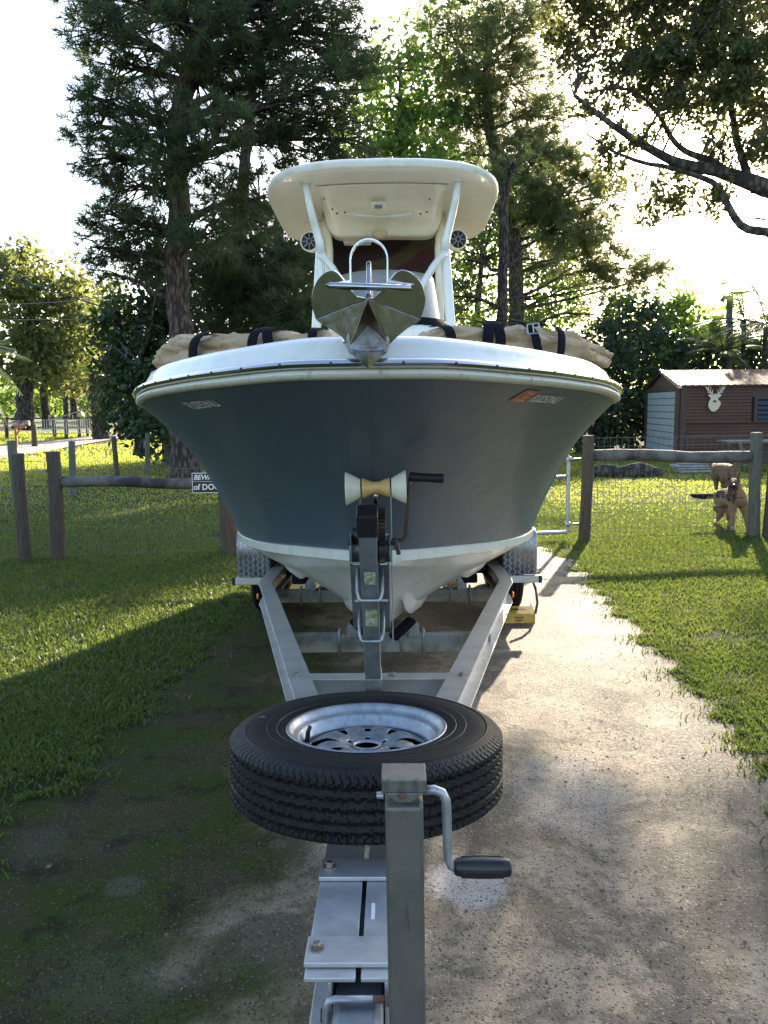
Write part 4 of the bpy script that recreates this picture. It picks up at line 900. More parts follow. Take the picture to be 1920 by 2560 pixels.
# ------------------------------------------------------------------ shed
MT['shed_brown'] = simple('brown_siding', (.105, .048, .032), .55, .15, col2=(.075, .036, .026), nscale=3, bump=.15, bscale=30)
MT['shed_trim'] = simple('dark_brown_trim', (.070, .034, .026), .6, col2=(.05, .026, .02), nscale=5)
MT['shed_roof'] = simple('brown_roof_metal', (.085, .042, .030), .75, 0, spec=.1, col2=(.16, .10, .075), nscale=5, lo=.5, hi=.75)
MT['door_grey'] = simple('grey_blue_door', (.36, .44, .46), .5, col2=(.31, .38, .40), nscale=4)
MT['deer'] = simple('deer_board', (.66, .52, .40), .7)
MT['glass_dark'] = simple('dark_louvre_glass', (.03, .035, .045), .12, .2)
def shed():
    A = Vector((8.40, 23.6, .06)); B = Vector((8.85, 28.0, .06)); L = 9.0
    e = Vector((1, .02, 0)).normalized(); g = (B - A).normalized(); gl = (B - A).length
    zb, ze, zr = .22, P(1462, 832, A.y).z, P(1426, 803, 25.8).z
    root = empty('garden_shed', A, 0, 'brown metal garden shed with gable end, grey roller door and louvred window', 'shed')
    O = Vector((0, 0, 0)); up = Vector((0, 0, 1)); n_front = Vector((e.y, -e.x, 0)); n_gab = Vector((-g.y, g.x, 0))
    if n_gab.x > 0: n_gab = -n_gab
    def pf(s, z, o=0): return O + e * s + up * (z - .06) + n_front * o
    def pg(s, z, o=0): return O + g * s + up * (z - .06) + n_gab * o
    zj = zb + (ze - zb) * .47
    # front wall: ribbed sheet, upper part stands proud of the lower part
    def ribbed(name, z0, z1, s0, s1, off, pitch=.085):
        n = int((z1 - z0) / pitch); rows = []
        for i in range(n * 6 + 1):
            z = z0 + (z1 - z0) * i / (n * 6); ph = (i % 6) / 6
            o = off + (.022 if ph < .34 else (.0 if ph > .6 else .011))
            rows.append([pf(s0, z, o), pf(s1, z, o)])
        m = MB(); m.grid(rows); m.build(name, MT['shed_brown'], root)
    m = MB(); m.prism([pf(0, zb), pf(0, ze), pf(L, ze), pf(L, zb)], -n_front * .05); m.build('wall', MT['shed_trim'], root)
    ribbed('siding', zj, ze - .04, .16, 2.02, .045); ribbed('siding', zb, zj - .04, .12, L, .01); ribbed('siding', zj, ze - .04, 3.5, L, .045)
    m = MB(); m.prism([pf(.0, zj - .03, .0), pf(.0, zj + .02, .0), pf(L, zj + .02, .0), pf(L, zj - .03, .0)], n_front * .085); m.build('sill_strip', MT['shed_trim'], root)
    m = MB(); m.prism([pf(0, zb, .0), pf(0, ze, .0), pf(.16, ze, .0), pf(.16, zb, .0)], n_front * .075); m.build('corner_trim', MT['shed_trim'], root)
    # window
    z0, z1 = zj - .02, zj + .93 * .75; s0, s1 = 2.08, 3.45
    m = MB()
    for (a0, a1, b0, b1) in ((s0, s1, z0, z0 + .07), (s0, s1, z1 - .07, z1), (s0, s0 + .09, z0 + .07, z1 - .07), (s1 - .09, s1, z0 + .07, z1 - .07)):
        m.prism([pf(a0, b0, .02), pf(a0, b1, .02), pf(a1, b1, .02), pf(a1, b0, .02)], n_front * .09)
    wf = m.build('window', MT['shed_trim'], root)
    for k in range(4):
        zz = z0 + .1 + k * (z1 - z0 - .2) / 4
        m = MB(); m.prism([pf(s0 + .1, zz, .1), pf(s0 + .1, zz + .17, .03), pf(s1 - .1, zz + .17, .03), pf(s1 - .1, zz, .1)], n_front * .008)
        m.build('louvre', MT['glass_dark'], wf)
    # gable end
    m = MB(); m.prism([pg(0, zb), pg(gl, zb), pg(gl, ze), pg(gl / 2, zr), pg(0, ze)], -n_gab * .05); m.build('gable_wall', MT['shed_brown'], root)
    m = MB()
    for a0, a1, b0, b1 in ((.0, .38, zb, ze), (gl - .3, gl, zb, ze), (.38, gl - .3, ze - .14, ze)):
        m.prism([pg(a0, b0, .0), pg(a1, b0, .0), pg(a1, b1, .0), pg(a0, b1, .0)], n_gab * .05)
    m.build('gable_trim', MT['shed_trim'], root)
    dz0, dz1 = zb + .02, ze - .15; n = 9
    dr = empty('roller_door', (0, 0, 0)); dr.parent = root; bpy.data.objects.remove(dr)
    m = MB(); m.prism([pg(.4, dz0, -.0), pg(gl - .32, dz0, .0), pg(gl - .32, dz1, .0), pg(.4, dz1, .0)], n_gab * .015); door = m.build('roller_door', MT['shed_trim'], root)
    for k in range(n):
        a, b_ = dz0 + (dz1 - dz0) * k / n, dz0 + (dz1 - dz0) * (k + 1) / n - .022
        m = MB(); m.prism([pg(.41, a, .016), pg(gl - .33, a, .016), pg(gl - .33, b_, .016), pg(.41, b_, .016)], n_gab * .02); m.build('door_panel', MT['door_grey'], door)
    # roof, two ribbed slopes
    for side in (0, 1):
        rows = []
        nn = 46
        for i in range(nn * 4 + 1):
            s = -.12 + (L + .2) * i / (nn * 4); o = .012 if i % 4 == 0 else 0
            if side == 0: a, b_ = O + e * s + up * (ze - .06 - .02 + o) + n_front * .16, O + e * s + g * (gl / 2) + up * (zr - .06 + .03 + o)
            else: a, b_ = O + e * s + g * (gl + .12) + up * (ze - .06 - .02 + o), O + e * s + g * (gl / 2) + up * (zr - .06 + .03 + o)
            rows.append([a, a.lerp(b_, .5), b_])
        m = MB(); m.grid(rows); m.build('roof', MT['shed_roof'], root, solid=.015)
    m = MB(); m.prism([pg(-.14, ze - .09, .0), pg(-.14, ze + .0, .0), pg(gl / 2, zr + .06, .0), pg(gl / 2, zr - .04, .0)], n_gab * .10); m.build('verge_trim', simple('pale_verge', (.55, .42, .33), .3, .4), root)
    m = MB(); m.prism([pg(gl + .1, ze - .09, .0), pg(gl + .1, ze + .0, .0), pg(gl / 2, zr + .06, .0), pg(gl / 2, zr - .04, .0)], n_gab * .09); m.build('verge_trim', MT['shed_trim'], root)
    m = MB(); m.prism([pf(0, ze - .06, .0), pf(L, ze - .06, .0), pf(L, ze + .0, .0), pf(0, ze + .0, .0)], n_front * .12); m.build('eave_trim', MT['shed_trim'], root)
    # legs/skids
    for s in (.2, 3, 6, 8.8):
        m = MB(); c = O + e * s + g * .2 + up * .05; m.box(c, (.3, .3, .24)); m.build('block', MT['pole'], root)
    # deer head cut-out
    c = P(1544, 866, A.y - .12); k = (A.y) / 1789.
    head = [(0, 22), (-5, 21), (-10, 16), (-13, 10), (-12, 3), (-9, -4), (-6, -9), (-9, -11), (-12, -14), (-7, -14), (-4, -13), (-2, -14), (2, -14), (5, -13), (8, -15), (12, -13), (8, -10), (6, -8), (7, -2), (11, 1), (13, 6), (10, 12), (7, 17)]
    def an(s): return [(s * 2.5, -13), (s * 3, -17), (s * 9, -19), (s * 11, -24), (s * 12, -31), (s * 13.2, -31), (s * 13, -24), (s * 14.5, -27), (s * 15.6, -35), (s * 16.8, -34), (s * 16, -26), (s * 18.6, -30), (s * 19.4, -29), (s * 17.5, -22), (s * 14, -17), (s * 9, -15.5), (s * 5, -12)]
    def br(s): return [(s * 7, -17), (s * 6.2, -24), (s * 7.3, -24), (s * 9, -17.5)]
    dc = empty('deer_head_cutout', c, 0, 'pale deer head silhouette with antlers mounted on the brown shed wall', 'wall decoration')
    m = MB(); m.prism([(x * k * 1.05, 0, -y * k * 1.05) for x, y in head], (0, .015, 0)); m.build('head', MT['deer'], dc)
    for s in (-1, 1):
        m = MB(); q = lambda x, y: Vector((s * x * k, -.004, -y * k)); bm_ = [q(3, -12), q(7, -16), q(13, -19), (q(17, -24)), q(18, -31)]
        m.tube(bm_, [.020, .020, .018, .014, .007], 6)
        for (x, y), (x2, y2) in (((6, -15), (5, -24)), ((10, -17.5), (9.5, -30)), ((14, -20), (13.5, -33)), ((17, -24), (21, -31)), ((12, -19), (17, -17))): m.tube([q(x, y), q((x + x2) / 2 + .8, (y + y2) / 2), q(x2, y2)], [.015, .013, .005], 6)
        m.build('antler', MT['deer'], dc)
        m = MB(); m.prism([(s * x * k, -.002, -y * k) for x, y in ((5, -9), (13, -14), (14, -11), (8, -6))], (0, .01, 0)); m.build('ear', MT['deer'], dc)
    m = MB(); m.prism([(x * k, -.008, -y * k) for x, y in ((-4, -1), (4, -1), (3, 3), (-3, 3))], (0, .006, 0)); m.build('muzzle_opening', MT['shed_trim'], dc)
shed()
# stacks under / in front of the shed
def lumber():
    a = P(1462, 1009, 20.5); b = P(1568, 1009, 20.5)
    root = empty('board_stack', (a.x, 20.5, 0), 0, 'stack of pale weathered boards lying on the grass before the shed', 'boards')
    mt = simple('weathered_board', (.36, .35, .36), .7, col2=(.24, .23, .23), nscale=6)
    for i in range(4):
        m = MB(); m.box(((b.x - a.x) / 2 + .03 * (i % 2) , 0, .03 + i * .065), (b.x - a.x + .1 * ((i * 7) % 3), .5 - i * .05, .05)); m.build('board', mt, root)
    a = P(1285, 1009, 19.5); b = P(1430, 1012, 19.5)
    m = MB(); pts = [Vector((a.x + (b.x - a.x) * i / 9, 19.5, .10 + .03 * math.sin(i * 1.3))) for i in range(10)]
    m.tube(pts, [.12, .16, .18, .16, .17, .19, .20, .18, .14, .10], 10); o = m.build('fallen_log', MT['bark_oak'], smooth=True); tag(o, 'dark fallen log on the grass left of the board stack', 'log')
    t_ = P(1655, 988, 21); root = empty('workbench', (t_.x - .2, 21, 0), 0, 'dark low bench under the shed window at the right edge', 'bench')
    zt = P(1600, 953, 21).z
    m = MB(); m.box((0, 0, zt), (1.9, .7, .05)); m.build('bench_top', MT['pole'], root)
    m = MB(); m.box((0, .1, zt * .55), (1.7, .5, zt * .7)); m.build('bench_box', MT['shed_trim'], root)
    for sx in (-.85, .85): m = MB(); m.box((sx, -.28, zt / 2), (.08, .08, zt)); m.build('leg', MT['shed_trim'], root)
    gm_ = simple('green_plastic', (.06, .30, .12), .5, col2=(.4, .5, .42), nscale=4)
    for i, (x, y, Y, lab) in enumerate(((1580, 1010, 14.2, 'larger crumpled bright green bag on the grass beside the board stack'), (1611, 1003, 14.6, 'smaller bright green bag nearest the grey green post'))):
        c = P(x, y, Y); m = MB(); rr = random.Random(i)
        bm = bmesh.new(); bmesh.ops.create_icosphere(bm, subdivisions=2, radius=.07)
        for v in bm.verts: v.co *= rr.uniform(.6, 1.15); v.co.z *= .9
        me = bpy.data.meshes.new('green_bag'); bm.to_mesh(me); bm.free(); me.materials.append(gm_)
        g_ = G(x, y + 4); o = link_obj('green_bag', me); o.location = (g_.x, g_.y, .06); o.scale = (1.4, 1.1, 1.2)
        tag(o, lab, 'bag', 'green bags by the far dog')
lumber()

# ------------------------------------------------------------------ dogs
def dog_mat():
    t = NT('shepherd_coat'); g = t.n.new('ShaderNodeTexCoord').outputs['Generated']
    at = t.n.new('ShaderNodeAttribute'); at.attribute_name = 'shade'
    n = t.noise(26, 5, .7, t.map((1, 1, .5))); 
    c = t.mix(t.ramp(n, [(.35, 0), (.7, 1)]), (.34, .235, .15), (.23, .15, .095))
    f = t.math('ADD', at.outputs['Fac'], t.math('MULTIPLY', t.math('SUBTRACT', n, .5), .5))
    c = t.mix(t.ramp(f, [(.42, 0), (.6, 1)]), c, (.018, .014, .012))
    t.set(Base_Color=c, Roughness=.85, Specular_IOR_Level=.2); t.bump(t.noise(90, 3, .7, t.map((1, 1, .35))), .5, .01); return t.mat
MT['dog'] = dog_mat()
def skin(name, verts, edges, radii, mat, parent, shade, sub=2, root=0):
    me = bpy.data.meshes.new(name); me.from_pydata([tuple(v) for v in verts], edges, []); o = link_obj(name, me, parent)
    bm = bmesh.new(); bm.from_mesh(me); L = bm.verts.layers.skin.verify(); bm.verts.ensure_lookup_table()
    for i, v in enumerate(bm.verts):
        r = radii[i]; v[L].radius = (r, r) if not hasattr(r, '__len__') else r; v[L].use_root = (i == root)
    bm.to_mesh(me); bm.free()
    o.modifiers.new('skin', 'SKIN').use_smooth_shade = True; sb = o.modifiers.new('sub', 'SUBSURF'); sb.levels = sub; sb.render_levels = sub
    dg = bpy.context.evaluated_depsgraph_get(); me2 = bpy.data.meshes.new_from_object(o.evaluated_get(dg)); o.modifiers.clear(); o.data = me2
    a = me2.attributes.new('shade', 'FLOAT', 'POINT')
    for v in me2.vertices: a.data[v.index].value = shade(v.co)
    me2.materials.clear(); me2.materials.append(mat)
    for p in me2.polygons: p.use_smooth = True
    return o
def dog1():
    D = 10.95; base = G(1592, 1150); base = Vector((P(1592, 1100, D).x, D, 0))
    root = empty('dog', base, 0, 'tan and black shepherd dog standing behind the right fence facing the camera, tail out', 'dog')
    def p(x, y, dy=0.0): return P(x, y, D + dy) - base
    def gz(x, dy): v = P(x, 1100, D + dy) - base; return Vector((v.x, v.y, .02))
    V = [p(1572, 1072, .32), p(1584, 1075, .12), p(1593, 1082, -.02), p(1590, 1066, -.08), p(1587, 1053, -.12), p(1585, 1040, -.15), p(1584, 1047, -.25), p(1583.5, 1051, -.335),  # 0-7 spine..muzzle
         p(1560, 1071, .52), p(1543, 1071, .58), p(1520, 1073, .60), p(1502, 1071, .60), p(1491, 1069, .6),  # 8 rump, 9-12 tail
         p(1582, 1090, -.02), p(1582, 1108, -.02), p(1583, 1128, -.03), gz(1584, -.03) + Vector((0, 0, .03)), gz(1584, -.12),   # 13-17 left front
         p(1606, 1090, -.02), p(1610, 1108, .0), p(1614, 1128, .0), gz(1617, .0) + Vector((0, 0, .03)), gz(1617, -.09),          # 18-22 right front
         p(1556, 1092, .46), p(1557, 1110, .55), p(1548, 1124, .66), gz(1546, .52) + Vector((0, 0, .03)), gz(1546, .42),        # 23-27 left hind
         p(1572, 1094, .50), p(1577, 1108, .42), p(1573, 1120, .60), gz(1577, .46) + Vector((0, 0, .03)), gz(1577, .38)]        # 28-32 right hind
    E = [(0, 1), (1, 2), (2, 3), (3, 4), (4, 5), (5, 6), (6, 7), (0, 8), (8, 9), (9, 10), (10, 11), (11, 12), (2, 13), (13, 14), (14, 15), (15, 16), (16, 17), (2, 18), (18, 19), (19, 20), (20, 21), (21, 22),
         (8, 23), (23, 24), (24, 25), (25, 26), (26, 27), (8, 28), (28, 29), (29, 30), (30, 31), (31, 32)]
    rd = [.135, .15, .145, .108, .085, .088, .055, .040, .115, .035, .045, .036, .018, .075, .045, .032, .028, .026, .075, .045, .032, .028, .026, .088, .055, .030, .026, .026, .085, .055, .030, .026, .026]
    hx = V[5]
    def shade(c):
        s = 0.0
        if c.y > V[11].y - .08 and c.x < V[10].x + .03: s = .75                                  # tail end
        if c.x < V[9].x and c.z > V[10].z + .0: s = max(s, .55)
        if c.z > V[1].z + .075 and c.y > .04: s = max(s, .95)                                    # saddle
        if (c - V[7]).length < .047: s = 1.0                                                      # muzzle
        if abs(c.y) < .13 and V[3].z - .18 < c.z < V[3].z - .02 and abs(abs(c.x - V[2].x) - .07) < .03: s = max(s, .42)
        return s
    b = skin('body', V, E, rd, MT['dog'], root, shade, root=2)
    blk = simple('dog_black', (.012, .01, .009), .5); tan = simple('dog_ear', (.10, .055, .035), .8)
    h = V[5]
    for s in (-1, 1):
        m = MB(); e = h + Vector((s * .052, .01, .05)); t_ = e + Vector((s * .03, .0, .115))
        m.tube([e + Vector((0, 0, -.03)), e + Vector((s * .01, 0, .03)), e + Vector((s * .022, 0, .075)), t_], [.045, .042, .028, .004], 10, flat=.4); m.build('ear', tan, root, smooth=True)
        bm = bmesh.new(); bmesh.ops.create_icosphere(bm, subdivisions=2, radius=.017); me = bpy.data.meshes.new('eye'); bm.to_mesh(me); bm.free(); me.materials.append(blk); o = link_obj('eye', me, root); o.location = h + Vector((s * .036, -.074, .014))
    m = MB(); m.tube([V[7] + Vector((0, -.02, .012)), V[7] + Vector((0, -.043, .014))], [.024, .017], 10); m.build('nose', blk, root, smooth=True)
    m = MB(); ring = []
    for k in range(17):
        a = 2 * math.pi * k / 16; ring.append(V[3] + Vector((math.cos(a) * .108, math.sin(a) * .105 + .0, -.015 + .03 * math.sin(a))))
    m.tube(ring, .006, 6, cap=False); m.build('collar', MT['rust'], root, smooth=True)
def dog2():
    D = 15.2; base = Vector((P(1576, 1010, D).x, D, 0)); root = empty('dog', base, 0, 'tan dog seen from behind beyond the log rail with its tail raised', 'dog')
    def p(x, y, dy=0.0): return P(x, y, D + dy) - base
    def gz(x, dy): v = P(x, 1100, D + dy) - base; return Vector((v.x, v.y, .03))
    V = [p(1575, 1018, .1), p(1565, 1016, .35), p(1553, 1014, .7), p(1545, 1010, .95), p(1538, 1003, 1.1), p(1536, 1003, 1.25),
         p(1586, 1012, -.05), p(1601, 990, -.08), p(1603, 975, -.06), p(1600, 962, -.02), p(1594, 953, .02),
         p(1566, 1035, .0), p(1566, 1055, .08), gz(1566, .05), p(1590, 1035, .0), p(1590, 1055, .08), gz(1590, .05),
         p(1547, 1035, .75), p(1547, 1055, .75), gz(1547, .72), p(1562, 1035, .75), p(1562, 1055, .75), gz(1562, .72)]
    E = [(0, 1), (1, 2), (2, 3), (3, 4), (4, 5), (0, 6), (6, 7), (7, 8), (8, 9), (9, 10), (0, 11), (11, 12), (12, 13), (0, 14), (14, 15), (15, 16), (2, 17), (17, 18), (18, 19), (2, 20), (20, 21), (21, 22)]
    rd = [.15, .15, .15, .09, .08, .045, .07, .038, .036, .03, .014, .085, .04, .03, .085, .04, .03, .06, .035, .03, .06, .035, .03]
    dk = simple('brown_coat', (.17, .095, .05), .85, col2=(.11, .06, .035), nscale=12); skin('body', V, E, rd, dk, root, lambda c: 0.0, root=0)
    for s in (-1, 1):
        m = MB(); e = V[4] + Vector((s * .05, 0, .05)); m.tube([e, e + Vector((s * .05, 0, -.02)), e + Vector((s * .07, 0, -.08))], [.02, .035, .01], 8, flat=.5); m.build('ear', MT['dog'], root, smooth=True)
dog1(); dog2()
# ------------------------------------------------------------------ boat
def rig_root(name, label, cat, group=None):
    o = empty(name, (RIGX, 0, 0), RIGA, label, cat, group); return o
SH = [Vector(p) for p in ((0, 2.35, 1.80), (.24, 2.42, 1.80), (.47, 2.60, 1.79), (.68, 2.85, 1.78), (.91, 3.2, 1.762), (1.095, 3.7, 1.732), (1.19, 4.3, 1.71), (1.25, 5.1, 1.68), (1.27, 6.2, 1.63), (1.25, 7.4, 1.58), (1.2, 8.6, 1.53))]
SH = [Vector((p.x * .968, p.y, p.z)) for p in SH]
BT = [Vector(p) for p in ((0, 3.62, 1.065), (.13, 3.72, 1.05), (.27, 3.92, 1.025), (.43, 4.2, .99), (.61, 4.55, .945), (.80, 5.0, .895), (.96, 5.45, .862), (1.07, 6.0, .82), (1.12, 6.7, .78), (1.13, 7.6, .74), (1.1, 8.6, .70))]
KL = [Vector(p) for p in ((0, 3.68, 1.01), (0, 3.80, .90), (0, 3.97, .77), (0, 4.18, .62), (0, 4.45, .485), (0, 4.8, .42), (0, 5.2, .40), (0, 5.9, .385), (0, 6.7, .365), (0, 7.6, .35), (0, 8.6, .31))]
def side(v, s): return Vector((v.x * s, v.y, v.z))
def topside(u, v, s=1):
    a = cat1(SH, u); b = cat1(BT, u)
    fx = .22 + .06 * min(1, u / 6); m = Vector((b.x + (a.x - b.x) * fx, b.y + (a.y - b.y) * .44, b.z + (a.z - b.z) * .58))
    if u > 6: m.x += .04
    a = a - Vector((.008 * min(1, u), -.004, .020)) if True else a
    p = a * (1 - v) ** 2 + m * 2 * v * (1 - v) + b * v * v
    if u < .001: p.x = 0
    return side(p, s)
def build_boat():
    boat = rig_root('boat', 'blue grey centre console fishing boat with white deck and T-top on the trailer', 'boat')
    # topsides
    hull = None
    for s in (1,):
        m = MB(); NU, NV = 80, 26
        rows = []
        for i in range(NV + 1):
            v = i / NV
            rows.append([topside(10 * (1 - (1 - k / NU)) , v, -1) for k in range(NU, -1, -1)] + [topside(10 * k / NU, v, 1) for k in range(1, NU + 1)])
        m.grid(rows)
        hull = m.build('hull', MT['hull'], boat, smooth=True)
    # white bottom: boot band, chine, strakes, keel
    def bottom_row(u, s):
        b = cat1(BT, u); k = cat1(KL, u); ch = b + Vector((.004 * min(1, u), -.004, -.048)); ins = ch + Vector((-.02 * min(1, u), .0, -.012))
        if u < .01: ch = b.lerp(k, .7); ins = ch.copy()
        out = [b, b + Vector((.006 * min(1, u), -.006, -.006)), ch, ins]
        sm_ = lambda q: (lambda z: z * z * (3 - 2 * z))(max(0, min(1, q))); fade = sm_((u - 4.1) / .8); fade2 = sm_((u - 2.7) / .9)
        for f, lip, fd in ((.90, 0, 1), (.80, 0, 1), (.725, 0, 1), (.70, .028, fade), (.665, .034, fade), (.645, .0, 1), (.56, 0, 1), (.45, 0, 1), (.36, 0, 1), (.325, .0, 1), (.295, .038, fade2), (.255, .042, fade2), (.23, 0, 1), (.16, 0, 1), (.08, 0, 1), (.02, .0, 1)):
            p = k.lerp(ins, f); bow = math.sin(math.pi * f) * .05 * max(0, 1 - u / 7)
            hollow = -.055 * math.sin(math.pi * min(1, f * 1.15)) * max(0, min(1, u / 3)) * max(0, 1 - u / 9)
            out.append(p + Vector((0, -bow * .4, -bow * .2 - hollow * .8 - lip * fd)))
        out.append(k)
        return [side(p, s) for p in out]
    m = MB(); rows = []
    for i in range(81):
        u = 10 * i / 80; L = bottom_row(u, -1); Rr = bottom_row(u, 1); rows.append(L + list(reversed(Rr[:-1])))
    m.grid(rows); bot = m.build('hull_bottom', MT['gel_white'], boat, auto=32)
    # transom
    m = MB(); tr = [topside(10, i / 26, -1) for i in range(27)] + bottom_row(10, -1)[1:] ; tr2 = [Vector((-p.x, p.y, p.z)) for p in reversed(tr[:-1])]
    m.add([p + Vector((0, .0, 0)) for p in tr + tr2], [tuple(range(len(tr) + len(tr2)))]); m.build('transom', MT['gel_white'], boat)
    # sheer sampled, plan normals
    n = 90; C = [side(cat1(SH, 10 * i / n), -1) for i in range(n, 0, -1)] + [cat1(SH, 10 * i / n) for i in range(n + 1)]
    N = []
    for i in range(len(C)):
        t = (C[min(i + 1, len(C) - 1)] - C[max(i - 1, 0)]); t.z = 0; t.normalize(); N.append(Vector((t.y, -t.x, 0)))  # outward
    if N[len(N) // 2].y > 0: N = [-q for q in N]
    up = Vector((0, 0, 1))
    def sweep(prof, closed=False):
        rows = [[C[i] + N[i] * o + up * h for i in range(len(C))] for o, h in prof]
        if closed: rows.append(rows[0])
        return rows
    # cream moulding under the metal rail, metal rail with screws, deck cap
    ring = [(-.018 + .030 * math.cos(a), -.010 + .016 * math.sin(a)) for a in [math.pi * 2 * k / 14 for k in range(14)]]
    m = MB(); m.grid(sweep(ring, True)); m.build('rub_moulding', MT['cream_rail'], boat, smooth=True)
    ring = [(.004 + .019 * math.cos(a), .019 + .0140 * math.sin(a)) for a in [math.pi * 2 * k / 10 for k in range(10)]]
    m = MB(); m.grid(sweep(ring, True)); rail = m.build('rub_rail', MT['rub_chrome'], boat, smooth=True)
    d = 0; last = 0; mid = len(C) // 2
    scr = None
    acc = [0]
    for i in range(1, len(C)): acc.append(acc[-1] + (C[i] - C[i - 1]).length)
    for s in (-1, 1):
        for k in range(14):
            L = acc[mid] + s * (.10 + k * .155)
            i = min(range(len(acc)), key=lambda j: abs(acc[j] - L))
            a, b = (i, i + 1) if acc[i] <= L else (i - 1, i); f = (L - acc[a]) / max(1e-6, acc[b] - acc[a])
            p = C[a].lerp(C[b], f); nn = N[a].lerp(N[b], f).normalized()
            if scr is None:
                bm = bmesh.new(); bmesh.ops.create_cone(bm, segments=8, radius1=.0055, radius2=.004, depth=.004, cap_ends=True); sm = bpy.data.meshes.new('screw'); bm.to_mesh(sm); bm.free(); sm.materials.append(MT['dark_metal']); scr = sm
            o = link_obj('screw', scr, rail); o.location = p + nn * .0225 + up * .019; o.rotation_euler = nn.to_track_quat('Z', 'Y').to_euler()
    capp = [(-.012, -.005), (-.002, .014), (-.006, .029), (-.012, .034), (-.020, .035), (-.023, .048), (-.030, .053), (-.034, .066), (-.044, .083), (-.062, .096), (-.10, .103), (-.15, .106), (-.24, .106), (-.25, .098)]
    m = MB(); m.grid(sweep(capp)); m.build('deck_cap', MT['gel_white'], boat, smooth=True)
    # foredeck and cockpit liner
    m = MB(); rows = []
    inner = [C[i] - N[i] * .245 + up * .094 for i in range(len(C))]
    half = len(C) // 2
    for k in range(0, half + 1):
        a, b = inner[half - k], inner[half + k]
        if a.x > b.x - .002 or a.y > 3.55: continue
        rows.append([a.lerp(b, j / 8) + up * (.008 * math.sin(math.pi * j / 8)) for j in range(9)])
    m.grid(rows); m.build('foredeck', MT['gel_white'], boat, smooth=True)
    m = MB(); rows = []
    for k in range(0, half + 1):
        a, b = inner[half - k], inner[half + k]
        if a.y < 3.45 or a.x > b.x: continue
        zf = float(np.interp(a.y, (3.5, 4.6, 5.4, 8.6), (1.62, 1.45, 1.2, 1.1))); hx = min(b.x - .03, float(np.interp(b.y, [q.y for q in BT], [q.x for q in BT])) + .0); A2 = Vector((-hx, a.y, zf)); B2 = Vector((hx, b.y, zf))
        rows.append([a, a + Vector((.012, 0, -.03)), A2, A2.lerp(B2, .5), B2, b + Vector((-.012, 0, -.03)), b])
    m.grid(rows); m.build('cockpit_liner', MT['gel_white'], boat, auto=40)
    m = MB(); a, b = inner[0], inner[-1]; m.box(((a.x + b.x) / 2, 8.5, 1.55), (b.x - a.x + .3, .2, .14)); m.build('transom_cap', MT['gel_white'], boat, bevel=.02)
    # registration numbers and sticker, laid on the hull skin
    def find(fx_, fy_, s):
        """(u, v) on the hull skin under a full-resolution picture point"""
        best = None; X, Y = fx_ / 1.15732, fy_ / 1.15732; o = Vector((0, 0, H)); dr = (P(X, Y, 3) - o).normalized()
        u0, v0, su, sv = 3.5, .3, 2.4, .3
        for _ in range(9):
            for i in range(-5, 6):
                for j in range(-5, 6):
                    uu, vv = u0 + su * i / 5, v0 + sv * j / 5
                    if not (0.2 < uu < 9 and 0 <= vv < 1): continue
                    q = RIGM @ topside(uu, vv, s) - o; e = (q - dr * q.dot(dr)).length / q.length
                    if best is None or e < best[0]: best = (e, uu, vv)
            u0, v0 = best[1], best[2]; su *= .45; sv *= .45
        return u0, v0
    def lay(me, quad, s, name, mat, off):
        """map a flat mesh in 0..1 onto the skin between four corners (tl, tr, br, bl)"""
        c4 = [find(x, y, s) for x, y in quad]
        for v in me.vertices:
            x, y = v.co.x, v.co.y
            w4 = ((1 - x) * y, x * y, x * (1 - y), (1 - x) * (1 - y))
            uu = sum(w_ * c[0] for w_, c in zip(w4, c4)); vv = sum(w_ * c[1] for w_, c in zip(w4, c4))
            p = topside(uu, vv, s); e = .01
            nn = (topside(uu + e, vv, s) - topside(uu - e, vv, s)).cross(topside(uu, vv + e, s) - topside(uu, vv - e, s)).normalized()
            if nn.y > 0: nn = -nn
            v.co = p + nn * off
        me.materials.clear(); me.materials.append(mat); return link_obj(name, me, boat)
    def unit_text(tx, bold):
        me = text_mesh(tx, 1.0, 0, bold, res=3); xs = [v.co.x for v in me.vertices]; ys = [v.co.y for v in me.vertices]
        for v in me.vertices: v.co.x = (v.co.x - min(xs)) / (max(xs) - min(xs)); v.co.y = (v.co.y - min(ys)) / (max(ys) - min(ys))
        return me
    def unit_sheet():
        m = MB(); m.grid([[Vector((u, v, 0)) for u in np.linspace(0, 1, 9)] for v in np.linspace(0, 1, 9)]); me = bpy.data.meshes.new('sheet'); me.from_pydata(m.v, [], m.f); return me
    lay(unit_text('FL0253NU', .022), ((455, 1005), (529, 998), (556.8, 1014), (487, 1022)), -1, 'registration_number', MT['white_paint'], .003)
    lay(unit_text('FL0253NU', .022), ((1345, 985), (1411, 991), (1386, 1008), (1316, 1002)), 1, 'registration_number', MT['white_paint'], .003)
    Q4 = ((1317.9, 973), (1351.6, 976.9), (1305.3, 1004.8), (1268.2, 1002))
    def inner(x0, x1, y0, y1):
        f = lambda x, y: tuple((1 - x) * y * Q4[0][k] + x * y * Q4[1][k] + x * (1 - y) * Q4[2][k] + (1 - x) * (1 - y) * Q4[3][k] for k in (0, 1))
        return (f(x0, y1), f(x1, y1), f(x1, y0), f(x0, y0))
    lay(unit_sheet(), Q4, 1, 'registration_sticker', MT['red'], .003)
    lay(unit_sheet(), inner(.34, .68, .36, .64), 1, 'sticker_year_panel', MT['sticker_yellow'], .0045)
    lay(unit_text('FLORIDA', .01), inner(.22, .82, .12, .26), 1, 'sticker_lettering', MT['white_paint'], .0045)
    lay(unit_text('EXPIRES', .01), inner(.28, .76, .74, .86), 1, 'sticker_lettering', MT['white_paint'], .0045)
    # console with windscreen
    con = []; m = MB()
